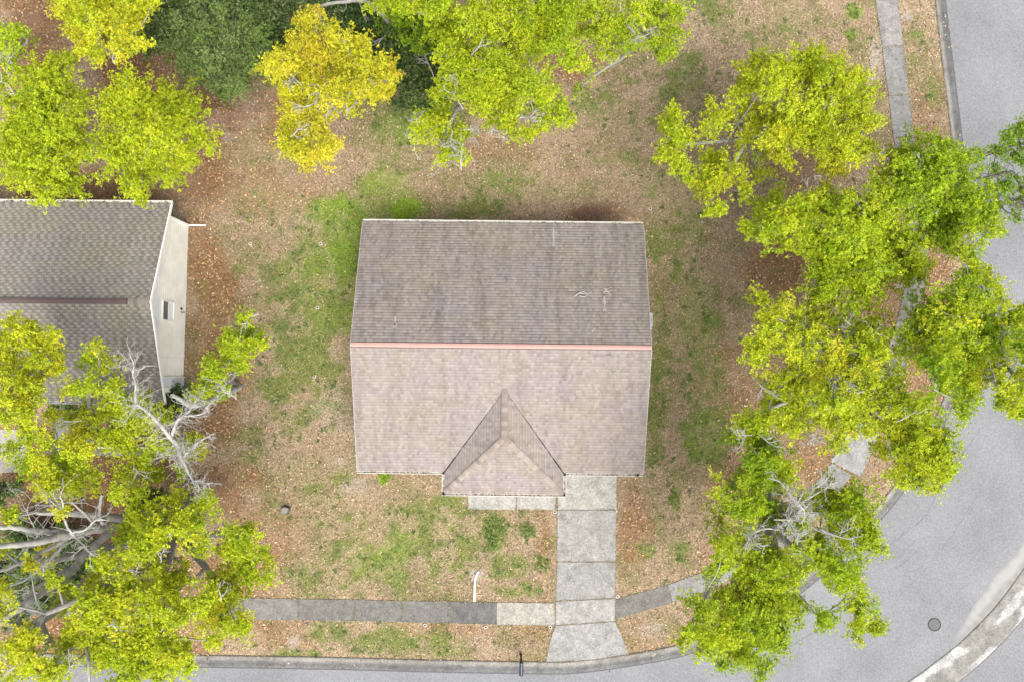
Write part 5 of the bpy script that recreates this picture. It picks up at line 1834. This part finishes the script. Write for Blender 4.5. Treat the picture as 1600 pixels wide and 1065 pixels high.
# pale Y-shaped dead limb above the neighbour's front corner
T21 = find_tree('spreading over the front path')
def yp(x, y):
    return 200 + x / 4.44, 540 + y / 4.44
def ylimb(pts, z0, z1, r0, r1, seed, sprays, name='dead_branch', sl=0.9):
    k = len(pts)
    limb(T21, [(*yp(x, y), z0 + (z1 - z0) * i / (k - 1), r0 + (r1 - r0) * i / (k - 1)) for i, (x, y) in enumerate(pts)], 'lichen', name, seed=seed, sprays=sprays, spr_len=sl, srad=0.014)
ylimb([(385, 800), (340, 690), (290, 630), (250, 580), (190, 510), (130, 450), (70, 410), (55, 390)], 9.0, 9.8, .085, .055, 30, 40)
ylimb([(55, 400), (50, 330), (55, 270), (35, 190), (40, 130), (10, 60)], 9.8, 10.3, .055, .018, 31, 26, sl=0.7)
ylimb([(40, 190), (90, 160), (130, 140), (190, 138)], 10.0, 10.4, .03, .012, 32, 5, sl=0.4)
ylimb([(300, 640), (320, 570), (350, 510), (420, 460), (450, 410), (480, 370)], 9.1, 9.9, .075, .018, 33, 34, sl=0.8)
ylimb([(400, 485), (470, 480), (530, 465), (560, 430)], 9.6, 10.0, .04, .012, 34, 10, sl=0.5)
ylimb([(385, 800), (400, 750), (450, 700), (500, 660), (560, 625), (610, 605)], 9.0, 9.8, .055, .012, 35, 16, sl=0.6)
ylimb([(350, 700), (385, 800), (420, 880), (450, 930), (490, 980), (520, 1010)], 9.0, 9.6, .07, .015, 36, 30, sl=0.8)
ylimb([(450, 940), (490, 935), (540, 950), (575, 955)], 9.4, 9.7, .03, .012, 37, 8, sl=0.4)
ylimb([(300, 600), (330, 680), (390, 770), (380, 690)], 8.8, 9.2, .06, .03, 38, 30, sl=0.9)
b21 = at(300, 720, 0)
limb(T21, [(296, 712, 0.3, .16), (292, 718, 3.5, .13), (288, 722, 7.0, .10), (286, 718, 9.0, .085)], 'bark', seed=39)
# leaning mossy trunk of the small oak
T22 = find_tree('leaning from the front corner')
limb(T22, [(372, 604, .4, .13), (362, 608, 3.0, .125), (352, 616, 5.4, .12), (320, 628, 7.0, .11), (300, 632, 7.8, .11), (268, 617, 8.6, .07)], 'lichen', seed=40, sprays=4, spr_len=.6)
limb(T22, [(320, 640, 7.2, .05), (345, 610, 7.6, .045), (345, 595, 8.2, .035), (362, 583, 8.4, .02)], 'lichen', 'dead_branch', seed=41, sprays=8, spr_len=.6)
# limbs of the lower right oak
T18 = find_tree('large green oak with grey mossy')
limb(T18, [(1181, 766, .3, .34), (1184, 768, 2.4, .30), (1195, 778, 4.5, .27), (1220, 795, 6.2, .24), (1238, 812, 7.4, .20), (1248, 838, 8.4, .15), (1253, 860, 9, .10)], 'lichen', seed=50, sprays=30, spr_len=.8)
limb(T18, [(1235, 812, 7.6, .07), (1245, 800, 8.4, .065), (1255, 792, 9.0, .06), (1263, 788, 9.3, .05)], 'lichen', 'dead_branch', seed=51, sprays=10, spr_len=.8)
limb(T18, [(1225, 802, 7.4, .05), (1242, 787, 8.6, .04), (1260, 780, 9.2, .035), (1288, 763, 9.8, .015)], 'lichen', 'dead_branch', seed=52, sprays=8, spr_len=.6)
limb(T18, [(1242, 787, 8.4, .035), (1230, 765, 9.0, .03), (1218, 752, 9.3, .025), (1200, 746, 9.6, .012)], 'lichen', 'dead_branch', seed=53, sprays=6, spr_len=.6)
limb(T18, [(1258, 815, 8.6, .035), (1278, 828, 9, .03), (1300, 835, 9.3, .025), (1328, 842, 9.6, .012)], 'lichen', 'dead_branch', seed=54, sprays=8, spr_len=.7)
limb(T18, [(1288, 838, 9, .028), (1312, 832, 9.4, .02), (1335, 822, 9.6, .012)], 'lichen', 'dead_branch', seed=55, sprays=4, spr_len=.5)
limb(T18, [(1235, 830, 7.8, .04), (1200, 825, 8.6, .035), (1178, 832, 9, .03), (1165, 850, 9.2, .02)], 'lichen', 'dead_branch', seed=56, sprays=16, spr_len=.7)
# leaning bare grey branch at the top edge beside the yellow oak
T8 = find_tree('tallest one') if False else find_tree('golden yellow oak with')
limb(T8, [(610, 38, 4.0, .10), (596, 22, 5.2, .10), (582, 8, 6.2, .10), (565, 1, 7, .09), (540, 3, 7.6, .07), (515, 6, 8.2, .06), (495, 12, 8.6, .04)], 'bark', seed=60, sprays=8, spr_len=.9)
# dark limbs of the oak over the road
T15 = find_tree('dark bare branches leaning')
limb(T15, [(1640, 310, 4.5, .12), (1600, 290, 5.4, .10), (1580, 270, 6, .08), (1555, 275, 6.4, .06), (1520, 280, 6.8, .03)], 'bark_dark', seed=70, sprays=12, spr_len=1.2)
limb(T15, [(1640, 250, 5.0, .09), (1600, 225, 5.8, .07), (1570, 232, 6.3, .05), (1535, 242, 6.7, .02)], 'bark_dark', seed=71, sprays=10, spr_len=1.0)
limb(T15, [(1620, 330, 5.0, .08), (1590, 315, 5.6, .06), (1565, 320, 6.0, .04)], 'bark_dark', seed=72, sprays=8, spr_len=1.0)

# ------------------------------------------------------------------ leaf litter and grass (uncountable)
def scatter(n, seed):
    rg = np.random.default_rng(seed)
    x = rg.uniform(-30, 30, n)
    y = rg.uniform(-20.5, 23, n)
    d = signed_dist(x, y, KR[::6])
    ok = d < 0.02
    for P in BUILT:
        ok &= ~inside_poly(x, y, P)
    return x[ok], y[ok], rg


def flat_leaves(name, x, y, rg, L, W, C, mat, lift=0.01, tiltz=0.25):
    n = len(x)
    a = rg.random(n) * 6.28
    e1 = np.stack([np.cos(a), np.sin(a), rg.normal(0, tiltz, n)], -1) * L[:, None] / 2
    e2 = np.stack([-np.sin(a), np.cos(a), rg.normal(0, tiltz, n)], -1) * W[:, None] / 2
    z = np.abs(e1[:, 2]) + np.abs(e2[:, 2]) * 0.5 + lift
    c = np.stack([x, y, z], -1)
    v = np.stack([c - e1, c + e2, c + e1, c - e2], 1).reshape(-1, 3)
    f = np.arange(4 * n).reshape(-1, 4)
    return mesh_np(name, v, f, mat, cols=np.repeat(C, 4, axis=0))


x, y, rg = scatter(420000, 101)
m = ground_maps(x, y)
prob = np.clip(0.02 + 0.75 * m['lit'] + 0.05 * m['n2'] - 0.5 * m['viv'] - 0.25 * m['gs'], 0.02, 1.0)
ok = rg.random(len(x)) < prob * 0.55
x, y = x[ok], y[ok]
mm = {k_: v_[ok] for k_, v_ in m.items()}
n = len(x)
pal = np.array([(0.36, 0.185, 0.080), (0.44, 0.26, 0.135), (0.25, 0.125, 0.060), (0.52, 0.37, 0.23), (0.12, 0.068, 0.04), (0.54, 0.42, 0.29)])
pi_ = rg.choice(6, n, p=[0.27, 0.25, 0.2, 0.13, 0.11, 0.04])
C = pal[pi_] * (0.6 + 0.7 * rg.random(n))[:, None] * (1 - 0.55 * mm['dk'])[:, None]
Lf = 0.055 + 0.10 * rg.random(n)
# a thin drift of leaves in the gutter pan
gl_n = 900
gi = rg.integers(0, len(KR), gl_n)
go_ = np.abs(rg.normal(0.30, 0.16, gl_n))
KT = np.gradient(KR, axis=0)
KT /= np.linalg.norm(KT, axis=1, keepdims=True)
gp_ = KR[gi] + np.stack([KT[gi, 1], -KT[gi, 0]], 1) * go_[:, None] + rg.normal(0, 0.08, (gl_n, 2))
kk = fbm(gp_[:, 0], gp_[:, 1], 1.6, 19, 3) + rg.normal(0, .06, gl_n) > 0.53
gp_, go_ = gp_[kk], go_[kk]
gz_ = np.interp(go_, [0, 0.06, 0.16, 0.30, 0.42, 0.6, 1.0], [0.035, 0.045, 0.035, -0.06, -0.093, -0.098, -0.106]) + 0.012
x, y = np.concatenate([x, gp_[:, 0]]), np.concatenate([y, gp_[:, 1]])
C = np.vstack([C, pal[rg.choice(6, len(gp_))] * 0.8])
lift_ = np.concatenate([np.full(n, 0.01), gz_])
n = len(x)
Lf = 0.055 + 0.10 * rg.random(n)
lit_o = flat_leaves('leaf_litter', x, y, rg, Lf, Lf * (0.4 + 0.3 * rg.random(n)), C, M['litter'], lift_)
tag(lit_o, 'brown fallen oak leaves strewn over the lawn', 'leaf litter', kind='stuff')
print('litter', n)


x, y, rg = scatter(420000, 202)
m = ground_maps(x, y)
n = len(x)
C = np.ones((n, 3)) * np.array((0.325, 0.235, 0.155))
r_ = rg.random(n)
C = np.where((r_ < 0.25)[:, None], np.array((0.43, 0.325, 0.235)), C)
C = np.where((r_ > 0.78)[:, None], np.array((0.13, 0.105, 0.048)), C)
gp = np.clip(m['g'] * 0.8 + m['gs'] * 0.55 + m['clump'] * 0.7 + 0.05, 0, 1)
isg = rg.random(n) < gp * 0.85
gcol = np.where((rg.random(n) < 0.55)[:, None], np.array((0.130, 0.160, 0.045)), np.array((0.215, 0.222, 0.085)))
gcol = gcol * (1 - 0.22 * m['clump'])[:, None]
C = np.where(isg[:, None], gcol, C)
isv = rg.random(n) < m['viv']
C = np.where(isv[:, None], np.where((rg.random(n) < 0.6)[:, None], np.array((0.13, 0.22, 0.02)), np.array((0.20, 0.27, 0.03))), C)
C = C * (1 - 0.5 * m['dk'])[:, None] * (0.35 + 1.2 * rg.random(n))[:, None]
# little tufts: a few dozen darker blades each, thick where the lawn is greener
tx, ty = rg.uniform(-28, 26, 26000), rg.uniform(-20, 21, 26000)
tm = ground_maps(tx, ty)
okt = (rg.random(26000) < np.clip(0.03 + 0.34 * tm['gs'] * (0.3 + 1.4 * tm['n3']) - 0.2 * tm['lit'], 0, 1)) & (signed_dist(tx, ty, KR[::6]) < -0.1)
for P in BUILT:
    okt &= ~inside_poly(tx, ty, P)
tx, ty = tx[okt], ty[okt]
nb = rg.integers(10, 34, len(tx))
ti = np.repeat(np.arange(len(tx)), nb)
tr_ = (0.035 + 0.085 * rg.random(len(tx)) ** 2)[ti]
tX, tY = tx[ti] + rg.normal(0, 1, len(ti)) * tr_, ty[ti] + rg.normal(0, 1, len(ti)) * tr_
tcol = np.array([(0.060, 0.095, 0.024), (0.090, 0.130, 0.032), (0.125, 0.165, 0.040)])[rg.choice(3, len(tx))][ti] * (0.8 + 0.9 * rg.random(len(ti)))[:, None]
print('tufts', len(tx), len(ti))
ex, ey, ez, ec = [tX], [tY], [], [tcol]
for P in [np.asarray(w_[0]) for w_ in walk + drive + entry]:
    for i in range(len(P)):
        a_, b_ = P[i], P[(i + 1) % len(P)]
        q = int(np.linalg.norm(b_ - a_) * 14)
        t_ = rg.random(q)[:, None]
        pt = a_ + (b_ - a_) * t_ + rg.normal(0, 0.025, (q, 2))
        ok_ = fbm(pt[:, 0], pt[:, 1], 0.6, 17, 2) + rg.normal(0, 0.1, q) > 0.46
        pt = pt[ok_]
        ex.append(pt[:, 0]); ey.append(pt[:, 1])
        pc_ = np.array([(0.26, 0.20, 0.13), (0.20, 0.145, 0.09), (0.13, 0.15, 0.05), (0.30, 0.25, 0.18)])[rg.choice(4, len(pt))]
        ec.append(pc_)
ex, ey, ec = np.concatenate(ex), np.concatenate(ey), np.concatenate(ec)
keep = rg.random(n) < np.clip(1.0 - 0.75 * m['lit'] - 0.6 * m['sa'] - 0.5 * m['dk'], 0.05, 1)
x, y, C = x[keep], y[keep], C[keep]
nl = len(x)
x, y, C = np.concatenate([x, ex]), np.concatenate([y, ey]), np.vstack([C, ec])
n = len(x)
Lf = 0.06 + 0.10 * rg.random(n)
gr_o = flat_leaves('grass', x, y, rg, Lf, 0.018 + 0.024 * rg.random(n), C, M['grass'], np.where(np.arange(n) < nl, 0.004, np.where(np.arange(n) < nl + len(tX), 0.02, 0.042)), 0.35)
tag(gr_o, 'patchy half dead lawn grass around the houses', 'grass', kind='stuff')
print('grass', n)

# ------------------------------------------------------------------ weeds with a shape of their own
for (u, v, r_, h_, hue_, lab) in ((600, 745, 10, .30, .62, 'bright green weed clump under the front gutter of the brown roofed house'), (772, 826, 17, .14, -.05, 'broad dark green weed clump on the front lawn below the entry walk'), (824, 829, 13, .12, -.05, 'flat green weed clump on the front lawn near the driveway'),
                                  (1105, 500, 8, .16, .0, 'small dark green weed clump on the lawn level with the pink ridge'), (766, 850, 11, .12, -.05, 'narrow green weed clump just below the broad dark weed clump'), (1056, 780, 10, .14, -.05, 'dark green weed clump on the brown lawn beyond the driveway top'),
                                  (848, 882, 12, .14, .02, 'green weed clump touching the edge of the driveway'), (1332, 18, 12, .14, .1, 'larger of two green weed clumps near the side street sidewalk'), (465, 402, 10, .12, -.1, 'dark weed clump on the lawn between the two houses'), (1330, 56, 10, .14, .05, 'smaller of two green weed clumps near the side street sidewalk')):
    rg = np.random.default_rng(int(u))
    p = at(u, v, 0)
    n = int(15 * (r_ / 10) ** 2)
    rr_ = r_ * H / F
    n = int(n * 1.3)
    qa, qr = rg.random(n) * 6.28, np.sqrt(rg.random(n)) * 0.95 * rr_
    q = np.column_stack([np.cos(qa) * qr, np.sin(qa) * qr * 1.15])
    zc = 0.03 + h_ * np.exp(-(q ** 2).sum(1) / rr_ ** 2) * rg.random(n)
    C = np.column_stack([p.x + q[:, 0], p.y + q[:, 1], zc])
    D = np.tile(np.array([0, 0, 1.0]), (n, 1)) + rg.normal(0, 0.25, (n, 3))
    D /= np.linalg.norm(D, axis=1, keepdims=True)
    tag(leaves_mesh('weed_plant', C, D, np.full(n, hue_ * 0.5 - 0.08) + rg.normal(0, .10, n), rg, None, 0.085, 6), lab, 'weed', 'weeds in the lawn')
sp = Tubes()
rg = np.random.default_rng(77)
pb = at(930, 331, 0.05)
for q in range(26):
    a = rg.random() * 6.28
    spray(sp, np.array([pb.x + rg.normal(0, .1), pb.y + rg.normal(0, .1), 0.05]), np.array([math.cos(a) * 1.6, math.sin(a) * .8, 0.4]), rg.uniform(.5, 1.5), 0.014, rg, 2, 3)
bb = sp.build('dead_bush', plain('reddish_twig', (0.24, 0.15, 0.13), 0.9, 0.25, 8.0))
tag(bb, 'low reddish dead bush behind the rear gutter of the brown roofed house', 'bush')
